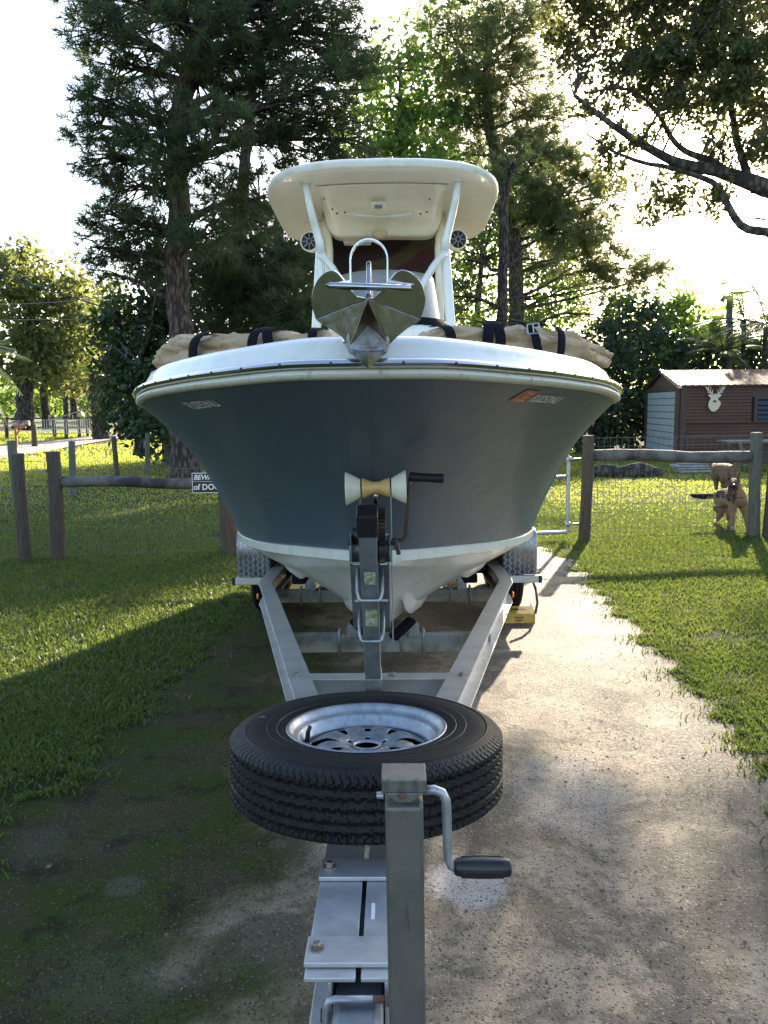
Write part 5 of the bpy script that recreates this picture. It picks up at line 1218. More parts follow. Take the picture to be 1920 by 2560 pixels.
    pr = [(-.44, 7.0), (-.45, 6.25), (-.40, 6.0), (-.28, 5.88), (.28, 5.88), (.40, 6.0), (.45, 6.25), (.44, 7.0)]
    m.prism([(x, y, 1.1) for x, y in pr], (0, .0, 1.16)); cons = m.build('console', MT['gel_white'], boat, bevel=.03)
    zb, zt = 2.26, P(830, 592, 6.15).z
    rows = []
    for i in range(9):
        f = i / 8; rows.append([Vector(((.43 - .05 * f) * math.sin(a) * (1.0), 6.3 + .18 * f - (.40) * math.cos(a), zb + (zt - zb) * f + .02 * f * math.cos(a))) for a in np.linspace(-1.75, 1.75, 25)])
    m = MB(); m.grid(rows)
    t = NT('smoked_acrylic'); c = t.mix(t.ramp(t.noise(70, 4, .7), [(.5, 0), (.75, 1)]), (.34, .35, .35), (.55, .53, .46))
    t.set(Base_Color=c, Roughness=.3, Alpha=.72, Transmission_Weight=.25); m.build('windscreen', t.mat, cons, smooth=True, solid=.006)
    rows = [[Vector((.448 * math.sin(a), 6.3 - .415 * math.cos(a), zb + z)) for a in np.linspace(-1.75, 1.75, 25)] for z in (-.03, .06)]
    m = MB(); m.grid(rows); m.build('windscreen_trim', MT['strap'], cons, smooth=True, solid=.01)
    # leaning seat behind
    m = MB(); m.box((0, 7.55, 1.55), (.9, .45, .8)); m.build('leaning_post', MT['gel_white'], boat, bevel=.05)
    # T-top
    tt = empty('t_top', (0, 0, 0)); tt.parent = boat
    zF, zA = 3.30, 3.20; y0, y1 = 5.72, 7.75; hw = .845
    def outline(f=1.0, n=72):
        out = []
        for k in range(n):
            a = 2 * math.pi * k / n; c_, s_ = math.cos(a), math.sin(a); e = 2 / 4.2
            x = math.copysign(abs(c_) ** e, c_) * hw * f; y = (y0 + y1) / 2 + math.copysign(abs(s_) ** e, s_) * ((y1 - y0) / 2 - hw * (1 - f))
            out.append((x, y))
        return out
    def cz(x, y): return zF + (zA - zF) * (y - y0) / (y1 - y0) - .055 * (abs(x) / hw) ** 2.2
    rows = []
    for f, dz in ((.02, -.045), (.5, -.043), (.9, -.035), (.955, -.030), (.985, -.022), (1.0, -.008), (1.0, .018), (.985, .028), (.95, .034), (.6, .044), (.02, .05)):
        rows.append([Vector((x, y, cz(x, y) + dz)) for x, y in outline(f)])
    m = MB(); m.grid(rows[:5], wrap=True); m.f.append(tuple(range(72))); m.m.append(0); m.build('canopy_underside', MT['gel_warm_bounce'], tt, auto=50)
    m = MB(); m.grid(rows[4:], wrap=True); m.build('canopy_top', MT['gel_white'], tt, auto=50)
    # overhead electronics box: faired into the roof
    rows = []
    for j in range(41):
        f = j / 40; x = -.46 + .92 * f; ex = abs(f - .5) * 2; r_ = (1 - ex ** 12)
        row = []
        for (yy, dz) in ((6.02, -.046), (6.22, -.07), (6.38, -.105), (6.52, -.155), (6.60, -.20), (6.625, -.235), (6.66, -.245), (6.84, -.23), (6.90, -.04)):
            row.append(Vector((x, yy, cz(x, yy) + (-.046 + (dz + .046) * (r_ * .97 + .03)))))
        rows.append(row)
    m = MB(); m.grid(rows); bx = m.build('electronics_box', MT['gel_warm_bounce'], tt, smooth=True)
    def onbox(px, py, Yg): return RIGI @ P(px, py, Yg)
    c = onbox(817, 443, 6.25); m = MB(); m.box(c, (.11, .02, .055), Matrix.Rotation(R(58), 3, 'X')); bz = m.build('courtesy_light', MT['gel_white'], tt, bevel=.006)
    m = MB(); m.box(c + Vector((0, -.008, -.012)), (.055, .02, .022), Matrix.Rotation(R(58), 3, 'X')); m.build('lens', simple('grey_lens', (.2, .2, .22), .3), tt)
    m = MB(); m.tube([onbox(750, 461, 6.40), onbox(785, 466, 6.41), onbox(822, 468, 6.42), onbox(860, 466, 6.41), onbox(895, 461, 6.40)], .010, 8); m.build('grab_bead', MT['gel_white'], tt, smooth=True)
    c = onbox(820, 506, 6.62); m = MB(); m.lathe([(.0, -.035), (.03, -.03), (.055, -.01), (.06, .01), (0, .012)], c, n=18); m.build('dome_light', MT['roller_y'] if False else simple('amber_dome', (.55, .46, .26), .35), tt, smooth=True)
    for px, py, Yg in ((700, 429, 6.3), (718, 452, 6.38), (728, 461, 6.42), (928, 430, 6.3), (908, 462, 6.42), (922, 458, 6.38), (745, 459, 6.42)):
        c = onbox(px, py, Yg - .05); m = MB(); m.lathe([(0, -.004), (.007, -.003), (.007, .004)], c, Matrix.Rotation(R(60), 3, 'X'), 8); m.build('screw', MT['dark_metal'], tt)
    # legs
    def X(px, py, Y): return RIGI @ P(px, py, Y)
    for s in (-1, 1):
        cx = 822; g = lambda px, py, Y: Vector((s * (px - 6) / 1789 * Y, Y, X(819, py, Y).z))
        topz = cz(.55, 5.98) - .03
        f0 = g(165, 384, 5.95); f0.z = topz
        m = MB(); m.tube([Vector((f0.x, f0.y, topz)), g(157, 440, 5.97), g(148, 480, 6.0), g(138, 520, 6.02), g(136, 545, 6.02)], [.026, .026, .027, .030, .033], 12)
        m.build('front_tube', MT['gel_white'], tt, smooth=True)
        m = MB(); m.lathe([(.0, .0), (.042, .0), (.045, .012), (.0, .014)], f0 - Vector((0, 0, .012)), n=16); m.build('tube_flange', MT['gel_white'], tt)
        a = g(136, 540, 6.02); b = g(149, 720, 6.02); b2 = Vector((b.x + s * .01, 6.02, 1.25))
        m = MB(); m.bar(a, b, .068, .05, (0, 1, 0)); m.bar(b, b2, .074, .05, (0, 1, 0)); m.build('leg', MT['gel_white'], tt, bevel=.015)
        r0 = g(127, 437, 6.75); r0.z = cz(r0.x, 6.75) - .03; r1 = g(121, 540, 6.72); r2 = Vector((r1.x + s * .03, 6.75, 1.25))
        m = MB(); m.tube([r0, r1, r2], [.033, .033, .033], 12); m.build('rear_tube', MT['gel_warm_bounce'], tt, smooth=True)
        m = MB(); m.lathe([(.0, .0), (.055, .0), (.058, .012), (.0, .014)], r0 - Vector((0, 0, .012)), n=16); m.build('tube_flange', MT['gel_warm_bounce'], tt)
        m = MB(); m.tube([g(139, 548, 5.99), g(128, 556, 5.97), g(112, 578, 5.95), g(84, 625, 5.92), g(70, 655, 5.9)], .026, 10); m.build('brace', MT['gel_white'], tt, smooth=True)
        m = MB(); m.tube([g(124, 472, 6.7), g(112, 470, 6.8)], .02, 8); m.build('strut', MT['gel_warm_bounce'], tt)
        # speaker pod
        c = g(158, 521, 6.65); rot = Matrix.Rotation(R(90), 3, 'X') @ Matrix.Rotation(R(s * 14), 3, 'Y')
        m = MB(); m.lathe([(0, -.14), (.05, -.13), (.075, -.05), (.078, .03), (.070, .04), (.066, .036)], c, rot, 24); sp = m.build('speaker_pod', MT['gel_warm_bounce'], tt, smooth=True)
        m = MB(); m.lathe([(.0, .025), (.02, .036), (.03, .02), (.064, .036), (.066, .03)], c, rot, 24); m.build('speaker_cone', MT['black'], sp, smooth=True)
        for k in range(8):
            a_ = k * math.pi / 4; dd = rot @ Vector((math.cos(a_), math.sin(a_), 0)); ax = rot @ Vector((0, 0, 1))
            m = MB(); m.bar(c + ax * .041 + dd * .02, c + ax * .041 + dd * .068, .006, .004, ax); m.build('grille_spoke', MT['galv'], sp)
        m = MB(); m.lathe([(.016, .040), (.022, .044), (.016, .046)], c, rot, 16, closed=True); m.build('grille_ring', MT['galv'], sp)
        # vent slots under the roof
        c = g(155, 466, 6.9); c.z = cz(c.x, c.y) - .045
        m = MB(); m.box(c, (.14, .05, .006)); m.build('courtesy_plate', MT['gel_white'], tt, bevel=.002)
    c = X(939, 440, 6.5); m = MB(); m.box(c, (.035, .04, .09)); m.box(c + Vector((.02, 0, -.03)), (.05, .03, .03)); m.build('bracket', MT['black'], tt, bevel=.008)
    # cloth seat cover hanging behind the windscreen under the roof
    t = NT('striped_maroon_cloth'); X_, Y_, Z_ = t.xyz()
    f = t.math('ADD', t.math('MULTIPLY', X_, -.45), Z_); f = t.math('ADD', f, t.math('MULTIPLY', t.noise(3, 3, .5), .12))
    c = t.ramp(t.math('SUBTRACT', f, 2.4), [(.30, (.012, .004, .005)), (.42, (.030, .006, .007)), (.47, (.04, .008, .008)), (.50, (.045, .04, .015)), (.58, (.05, .042, .016)), (.61, (.012, .004, .005))])
    t.set(Base_Color=c, Roughness=.85); t.bump(t.noise(5, 4, .5), .4, .05)
    rows = [[Vector((x, 7.12 + .05 * math.sin(x * 7 + z * 3) + .03 * math.sin(x * 15), z)) for x in np.linspace(-.50, .50, 24)] for z in np.linspace(2.30, cz(.3, 7.1) - .05, 14)]
    m = MB(); m.grid(rows); m.build('hanging_cloth', t.mat, tt, smooth=True, solid=.02)
    c = X(947, 516, 6.95); m = MB(); m.box(c, (.05, .05, .11)); m.build('red_strap', MT['red'], tt, bevel=.015)
    c = X(772, 521, 6.9); m = MB(); m.box(c, (.22, .12, .05)); m.build('radio', MT['gel_warm_bounce'], tt, bevel=.01)
    return boat
boat = build_boat()

# ------------------------------------------------------------------ rolled canvas
def canvas_roll(pts, hs, ws, label, seedv, straps, wrap=1):
    root = rig_root('canvas_roll', label, 'rolled canvas', 'rolled tan canvas covers on the bow')
    path = catmull(pts, 120); H_ = lambda t: float(np.interp(t, np.linspace(0, 1, len(hs)), hs)); W_ = lambda t: float(np.interp(t, np.linspace(0, 1, len(ws)), ws))
    def surf(t, a, off=0.0, plain=False):
        i = t * 119; k = min(118, int(i)); f = i - k; c = path[k].lerp(path[k + 1], f); tg = (path[k + 1] - path[k]).normalized()
        sd = Vector((tg.y, -tg.x, 0)).normalized()
        if sd.y > 0: sd = -sd
        h, wd = H_(t), W_(t); ca, sa = math.cos(a), math.sin(a); e = .62
        x = math.copysign(abs(ca) ** e, ca) * wd / 2; z = math.copysign(abs(sa) ** e, sa) * h / 2
        # layered folds: creases run along the roll
        zz = z / h + .5; lay = .014
        for kc, (zc0, am) in enumerate(((.30, .9), (.58, 1.0), (.80, .5))):
            dzc = zz - zc0 - .10 * math.sin(t * (7 + 3 * kc) + seedv + kc * 2); lay -= .026 * am * math.exp(-(dzc / .055) ** 2) * (.5 + .5 * math.sin(t * 5 + kc + seedv) ** 2)
        nz = Vector((t * 7 + seedv, a * .7, seedv)); wr = mnoise.noise(nz) * .016 + mnoise.noise(Vector((t * 14, a * 1.2 + t * 6, seedv))) * .005
        rg_ = 1 - abs(mnoise.noise(Vector((t * 8 + a * .9, a * 1.3 - t * 3, seedv + 3)))) * 3.6; wr += .009 * max(0, rg_) ** 1.8
        rg_ = 1 - abs(mnoise.noise(Vector((t * 14 - a * 1.2, a * 1.6 + t * 5, seedv + 8)))) * 4; wr += .004 * max(0, rg_) ** 1.5
        big = .022 * mnoise.noise(Vector((t * 5, seedv * 2.0, 0))) * max(0, sa)
        if plain: lay, wr, big = .016, .012, .006
        endr = min(1, min(t, 1 - t) / .035 + .25) ** .5
        rr_ = (1 + (lay + wr - .01) / (h * .5))
        return c + (sd * x * rr_ + Vector((0, 0, z * rr_ + big))) * endr + Vector((0, 0, h / 2)) + (sd * ca + Vector((0, 0, sa))) * off
    NA = 72; m = MB()
    m.grid([[surf(i / 260, 2 * math.pi * k / NA) for k in range(NA)] for i in range(261)], wrap=True)
    m.f.append(tuple(range(NA))); m.m.append(0); m.f.append(tuple(260 * NA + k for k in range(NA))); m.m.append(0)
    m.build('canvas', MT['canvas'], root, smooth=True)
    for (t0, t1, w_, a0, a1) in straps:
        m = MB(); rows = []
        for i in range(30):
            f = i / 29; a = a0 + (a1 - a0) * f; tt = t0 + (t1 - t0) * f
            rows.append([surf(min(.99, max(.01, tt + dx)), a, .010, True) for dx in (-w_ / 2, -w_ / 4, 0, w_ / 4, w_ / 2)])
        m.grid(rows); m.build('strap', MT['strap'], root, smooth=True, solid=.003)
    return root, surf
def Q0(px, py, Y): v = Q(px, py, Y); return v
zb_ = lambda y: 1.835 if y > 3.2 else 1.86
Lp = [Vector((-.99, 4.10, 1.835)), Vector((-.84, 3.72, 1.84)), Vector((-.60, 3.38, 1.86)), Vector((-.36, 3.2, 1.875)), Vector((-.12, 3.12, 1.88))]
lr, ls = canvas_roll(Lp, [.12, .12, .155, .13, .11, .10, .09, .08, .07], [.22, .22, .22, .2, .18, .16, .15], 'rolled tan canvas with black straps lying on the left bow gunwale', 1.3,
    [(.47, .52, .040, -1.1, 1.6), (.71, .745, .036, -1.1, 1.7), (.80, .75, .032, -1.1, 1.7), (.935, .925, .035, -1.0, 1.7)])
m = MB(); c = ls(.53, -.6, .02)
m.tube([c + Vector((.0 + i * .02, -.01, .012 * math.sin(i * 2.2))) for i in range(6)], .007, 6); m.build('snap_hook', MT['galv_light'], lr, smooth=True)
Rp = [Vector((.99, 4.05, 1.835)), Vector((.84, 3.70, 1.84)), Vector((.64, 3.40, 1.86)), Vector((.42, 3.25, 1.875)), Vector((.16, 3.15, 1.88))]
rr_, rs = canvas_roll(Rp, [.10, .125, .135, .13, .12, .125, .11, .09, .075], [.22, .23, .22, .2, .18, .16], 'rolled tan canvas with crossed black straps and metal buckle on the right bow gunwale', 4.1,
    [(.53, .50, .030, -1.2, 1.7), (.575, .69, .032, -.9, 1.6), (.745, .775, .034, -1.1, 1.6), (.815, .78, .034, -1.1, 1.6), (.915, .935, .034, -1.0, 1.6)])
c = rs(.635, .35, .018, True); m = MB()
for a, b in (((-.022, .014), (.022, .018)), ((.022, .018), (.025, -.018)), ((.025, -.018), (-.018, -.021)), ((-.018, -.021), (-.022, .014)), ((0, .016), (.004, -.019))):
    m.tube([c + Vector((a[0], -.004, a[1])), c + Vector((b[0], -.004, b[1]))], .0028, 6)
m.build('buckle', MT['galv_light'], rr_)
c = rs(.57, -.55, .018, True); m = MB(); m.tube([c + Vector((-.05, 0, .03)), c + Vector((-.02, 0, .02)), c + Vector((.0, -.005, .01)), c + Vector((.025, 0, .012)), c + Vector((.04, 0, -.006)), c + Vector((.02, 0, -.022)), c + Vector((-.004, 0, -.004))], .0055, 6); m.build('snap_hook', MT['galv_light'], rr_, smooth=True)

# ------------------------------------------------------------------ anchor
def catmull2(pts):
    q = catmull([Vector((x, y, 0)) for x, y in pts], 34); return [(v.x, v.y) for v in q]
def anchor():
    root = rig_root('anchor', 'polished steel plough anchor with roll bar hoop hanging over the bow tip', 'anchor')
    def A(px, py, dy=0.0): return Q(px, py, 2.14 + dy)
    C0 = A(795, 645, .02)                       # hinge of the blades
    tip = A(795, 797, -.02)
    kL, kR = A(750, 748, .06), A(841, 746, .06)  # where the lower plate meets the wings
    fL, fR = A(679, 686, -.02), A(911, 688, -.02)
    up_l = [(682, 690), (673, 660), (674, 632), (683, 608), (698, 591), (714, 584), (724, 586), (734, 594), (750, 615), (770, 640)]
    up_r = [(909, 690), (919, 655), (917, 630), (908, 608), (890, 590), (872, 583), (862, 585), (852, 592), (832, 617), (808, 643)]
    cam_l = RIGI @ Vector((0, 0, H))
    def on_plane(px, py, p0, n):
        a = A(px, py); dr = (a - cam_l); return cam_l + dr * ((p0 - cam_l).dot(n) / dr.dot(n))
    edge = {-1: [(682, 690), (688, 696), (715, 712), (738, 728), (752, 748)], 1: [(909, 690), (904, 695), (880, 710), (858, 728), (842, 744)]}
    for s, pts in ((-1, up_l), (1, up_r)):
        n1 = Vector((s * .34, -1, -.22)).normalized(); off = -n1 * .007
        P3 = [C0] + [on_plane(x, y, C0, n1) for x, y in catmull2(pts)]
        m = MB(); m.prism(P3, off); m.build('fluke_wing', MT['steel'], root, bevel=.0015)
        fp_ = on_plane(*pts[0], C0, n1); K = A(797 + s * 43, 748, .055); n2 = (fp_ - C0).cross(K - C0).normalized()
        if n2.y > 0: n2 = -n2
        m = MB(); m.prism([C0] + [on_plane(x, y, C0, n2) for x, y in edge[s]], -n2 * .007); m.build('fluke_plate', MT['steel'], root, bevel=.0015)
    # centre keel plates meeting at the shank root, and the cast tip
    k = A(795, 708, .10); a, b = A(752, 755, .08), A(838, 755, .08)
    m = MB(); m.add([C0 + Vector((0, -.003, 0)), A(752, 748, .058), k, A(841, 745, .058)], [(0, 1, 2), (0, 2, 3)]); m.build('centre_plate', simple('brown_steel', (.30, .26, .20), .3, .9, col2=(.12, .09, .06), nscale=25), root, solid=.005)  # centre plate steel mottled between two browns
    m = MB(); m.add([a, b, tip, A(795, 764, -.045)], [(0, 3, 2), (3, 1, 2), (0, 1, 3)]); m.build('fluke_tip', MT['steel'], root, solid=.008)
    cast = simple('cast_plate', (.40, .41, .42), .5, .5, col2=(.22, .17, .11), nscale=30, lo=.45, hi=.7, bump=.4, bscale=90, bdist=.002)
    m = MB(); q = A(795, 703, .09)
    m.add([q, A(753, 752, .055), A(758, 757, .045), A(795, 760, .03), A(832, 757, .045), A(838, 752, .055)], [(0, 1, 2), (0, 2, 3), (0, 3, 4), (0, 4, 5)])
    m.add([q, A(790, 668, .055), A(770, 688, .058), A(752, 712, .056), A(748, 735, .05), A(751, 752, .055)], [(0, 1, 2), (0, 2, 3), (0, 3, 4), (0, 4, 5)])
    m.add([q, A(800, 668, .055), A(818, 688, .058), A(834, 710, .056), A(841, 735, .05), A(840, 750, .055)], [(0, 2, 1), (0, 3, 2), (0, 4, 3), (0, 5, 4)])
    m.build('cast_face', cast, root, solid=.004)
    for x, y, x2, y2 in ((795, 704, 755, 753), (795, 704, 836, 753), (795, 648, 795, 704)):
        m = MB(); m.tube([A(x, y, .09 if y > 650 else .03), A(x2, y2, .05 if y2 > 710 else .09)], .004, 6); m.build('weld_bead', MT['bolt'], root, smooth=True)
    me = text_mesh('572 904 4044', .0085, .0002, .0001, res=1); me.materials.append(MT['dark_metal']); o = link_obj('stamped_number', me, root); o.location = A(796, 752, .015); o.rotation_euler = (R(80), 0, 0)
    # shank seen end on, cross tube, tabs, hoop
    m = MB(); s0, s1 = A(796, 648, .06), A(797, 577, .16); m.bar(s0, s1, .012, .04, (0, 1, 0)); m.bar(s1 + Vector((0, .01, -.01)), s1 + Vector((0, .40, -.14)), .012, .035); m.build('shank', MT['steel'], root, bevel=.003)
    m = MB(); m.tube([A(710, 617, -.035), A(888, 623, -.035)], .0088, 14); m.build('cross_tube', MT['steel'], root, smooth=True)
    for x0, x1 in ((714, 748), (884, 846)):
        m = MB(); m.bar(A(x0, 616, -.03), A(x1, 609, .03), .03, .008); m.build('tube_tab', MT['steel'], root, bevel=.002)
    arc = [(758, 690), (758, 620), (757, 590)] + [(797 - 40 * math.cos(a), 562 - 44 * math.sin(a)) for a in np.linspace(0.0, math.pi, 15)] + [(837, 590), (837, 620), (837, 690)]
    m = MB(); rows = []
    pts = [Q(x, y, 2.30) for x, y in arc]
    for i, p in enumerate(pts):
        t_ = (pts[min(i + 1, len(pts) - 1)] - pts[max(0, i - 1)]).normalized(); nn = Vector((t_.z, 0, -t_.x)).normalized()
        rows.append([p + nn * .002 + Vector((0, -.014, 0)), p + nn * .002 + Vector((0, .014, 0)), p - nn * .002 + Vector((0, .014, 0)), p - nn * .002 + Vector((0, -.014, 0))])
    m.grid(rows, wrap=True); m.build('roll_bar_hoop', MT['steel'], root, auto=30)
anchor()
m = MB(); m.box((0, 2.55, 1.885), (.13, .5, .03)); o = m.build('bow_roller_channel', MT['steel'], boat, bevel=.005)
# ------------------------------------------------------------------ trailer
def zf(Y): return .655 - .041 * (Y - 1.47)
trailer = rig_root('boat_trailer', 'aluminium tandem axle boat trailer with long tongue pointing at the viewer', 'trailer')
UP = Vector((0, 0, 1))
def ibeam(name, path, h=.15, fw=.095, ft=.009, wt=.008, mat='alu', skip_top=None):
    """I-beam swept along a plan path given as (x, Y); top of flange at zf(Y)"""
    pts = [Vector((x, y, zf(y))) for x, y in path]; N = []
    for i in range(len(pts)):
        t = (pts[min(i + 1, len(pts) - 1)] - pts[max(0, i - 1)]); t.z = 0
        if 0 < i < len(pts) - 1:
            a = (pts[i] - pts[i - 1]); b = (pts[i + 1] - pts[i]); a.z = b.z = 0; a.normalize(); b.normalize(); t = a + b
        t.normalize(); nn = Vector((t.y, -t.x, 0))
        N.append(nn)
    m = MB()
    for prof in ([(-fw / 2, 0), (fw / 2, 0), (fw / 2, -ft), (-fw / 2, -ft)], [(-wt / 2, -ft), (wt / 2, -ft), (wt / 2, -h + ft), (-wt / 2, -h + ft)], [(-fw / 2, -h + ft), (fw / 2, -h + ft), (fw / 2, -h), (-fw / 2, -h)]):
        rows = [[p + n * o + UP * z for o, z in prof] for p, n in zip(pts, N)]
        m.grid(rows, wrap=True); b = len(m.v) - 4 * len(pts)
        m.f.append((b, b + 1, b + 2, b + 3)); m.f.append(tuple(b + 4 * (len(pts) - 1) + k for k in range(4))); m.m += [0, 0]
    return m.build(name, MT[mat], trailer, bevel=.002)
def hexbolt(p, r=.012, parent=None, mat='bolt', n=Vector((0, 0, 1))):
    m = MB(); q = n.to_track_quat('Z', 'Y').to_matrix()
    m.lathe([(0, 0), (r * 1.45, 0), (r * 1.45, .003), (r, .003)], p, q, 18); m.lathe([(0, .003), (r, .003), (r, .012), (r * .8, .014), (0, .014)], p, q, 6)
    return m.build('bolt', MT[mat], parent or trailer)
for s in (-1, 1):
    bend = [(s * (.83 + .02 * math.sin(a)), 5.42 + .22 * f) for f, a in ((0, 0),)]
    path = [(s * .0525, 1.40), (s * .0525, 1.98), (s * .056, 2.04), (s * .066, 2.12), (s * .80, 5.50), (s * .832, 5.62), (s * .846, 5.76), (s * .85, 5.95), (s * .85, 8.9)]
    ibeam('frame_rail', path)
    hexbolt(Vector((s * (.0525 + (3.33 - 2.06) * .217 + .02), 3.36, zf(3.36))), .012)
for Y in (1.47, 1.775):
    m = MB(); m.box((0, Y, zf(Y) + .0065), (.206, .085, .010), Matrix.Rotation(-.041, 3, 'X')); pl = m.build('tongue_plate', MT['alu'], trailer, bevel=.002)
    for s in (-1, 1): hexbolt(Vector((s * .082, Y, zf(Y) + .0118)), .0095)
m = MB(); m.box((.022, 1.615, zf(1.615) + .0015), (.008, .055, .001)); m.build('white_label', MT['white_paint'], trailer)
# lighter under-tongue flange plates
# tongue cross beam with winch post
def crossbeam(Y, half, top, h=.10, d=.06, mat='alu_dirty'):
    m = MB(); m.box((0, Y, top - h / 2), (half * 2, d, h)); return m.build('cross_beam', MT[mat], trailer, bevel=.003)
m = MB(); m.box((0, 3.36, zf(3.36) - .004), (.62, .075, .007)); m.box((0, 3.395, zf(3.36) - .07), (.60, .007, .125)); m.build('cross_beam', MT['alu'], trailer, bevel=.0015)
hexbolt(Vector((.055, 3.36, zf(3.36))), .012)
cbB = crossbeam(4.52, .60, .435); crossbeam(5.92, .82, .375, .09); crossbeam(7.3, .84, .34)
def ubolt(x, Y, top, h, r=.007, dx=.0, parent=None):
    m = MB(); m.tube([Vector((x, Y - .036, top - h - .015)), Vector((x, Y - .036, top + .012)), Vector((x, Y - .03, top + .018)), Vector((x, Y + .03, top + .018)), Vector((x, Y + .04, top - h))], r, 8)
    return m.build('u_bolt', MT['galv_light'], parent or trailer, smooth=True)
for x in (-.245, .10, .225): ubolt(x, 4.52, .435, .10)
for x in (-.62, -.48, .47, .61): ubolt(x, 5.92, .375, .09)
# forward V bunks that cradle the keel
for s in (-1, 1):
    m = MB(); m.bar(Vector((s * .05, 4.40, .44)), Vector((s * .165, 4.47, .53)), .07, .035, (0, 0, 1)); m.build('keel_bunk', MT['strap'], trailer, bevel=.012)
    m = MB(); m.box((s * .17, 4.50, .46), (.06, .06, .07)); m.build('bunk_bracket', MT['alu_dirty'], trailer, bevel=.003)
    m = MB(); m.bar(Vector((s * .55, 5.2, .60)), Vector((s * .55, 8.6, .47)), .09, .06); m.build('hull_bunk', MT['strap'], trailer, bevel=.01)
    for Y in (5.92, 7.3):
        m = MB(); m.box((s * .55, Y - .01, .46), (.07, .07, .17)); m.build('bunk_bracket', MT['galv_light'], trailer, bevel=.003)
    m = MB(); m.box((s * .42, 6.4, .48), (.10, .08, .13)); m.build('grey_box', MT['gel_white'], trailer, bevel=.004)
# axles and wheels
def tyre_grid(R0, W, rim, grooves, nang, zig=.006, depth=.007, lat=True):
    """returns rows for a tyre whose axis is z"""
    prof = []
    # inner bead -> sidewall -> shoulder -> tread (to the middle), mirrored
    side_p = [(rim, W * .40), (rim + .004, W * .455), (rim + .02, W * .485), (rim + .045, W * .50), (R0 - .075, W * .505), (R0 - .05, W * .495), (R0 - .035, W * .478), (R0 - .030, W * .470), (R0 - .020, W * .455), (R0 - .010, W * .425), (R0 - .004, W * .39)]
    nt = 34; tread = [(R0, W * .39 * (1 - 2 * i / (nt - 1))) for i in range(nt)]
    rows = []
    pts = side_p + tread[1:-1] + [(r, -z) for r, z in reversed(side_p)]
    for r, z in pts:
        row = []
        for k in range(nang):
            a = 2 * math.pi * k / nang; rr = r
            az = abs(z) / (W / 2)
            if az < .93 and r > R0 - .012:
                zz = z + zig * .35 * math.sin(a * 78)
                for g in grooves:
                    if abs(zz - g) < .0036: rr -= depth
                if lat:
                    fz = a * 118 / (2 * math.pi) + .30 * math.sin(z * 260)
                    fr = fz - math.floor(fz)
                    if az > .60 and fr < .13: rr -= depth * .7
                    elif az <= .60 and fr < .13 and math.sin(a * 59 + z * 400) > .2: rr -= depth * .35
            elif az >= .86 and r > R0 - .03 and lat:
                fz = a * 118 / (2 * math.pi) + .30 * math.sin(z * 260); fr = fz - math.floor(fz)
                if fr < .17: rr -= depth * .5
            row.append(Vector((rr * math.cos(a), rr * math.sin(a), z)))
        rows.append(row)
    return rows
m = MB(); m.grid(tyre_grid(.33, .20, .19, (-.05, -.018, .018, .05), 180), wrap=True); wt = m.build('tyre', MT['rubber'], None, auto=35); wheel_mesh = wt.data
bpy.data.objects.remove(wt)
m = MB(); m.lathe([(.205, .09), (.19, .07), (.165, .06), (.15, .02), (.09, .035), (.05, .05), (0, .05)], n=28); rm_ = m.build('rim', MT['galv_light'], None, smooth=True); rim_mesh = rm_.data; bpy.data.objects.remove(rm_)
for Y in (6.86, 7.72):
    m = MB(); m.tube([Vector((-.95, Y, .33)), Vector((.95, Y, .33))], .035, 10); m.build('axle', MT['dark_metal'], trailer)
    m = MB(); m.box((0, Y - .10, .30), (1.4, .05, .05)); m.build('axle_beam', MT['black'], trailer)
    for s in (-1, 1):
        wl_ = empty('wheel', (s * 1.01, Y, .333)); wl_.parent = trailer; wl_.rotation_euler = (0, R(90) * s, 0)
        link_obj('tyre', wheel_mesh, wl_); link_obj('rim', rim_mesh, wl_)
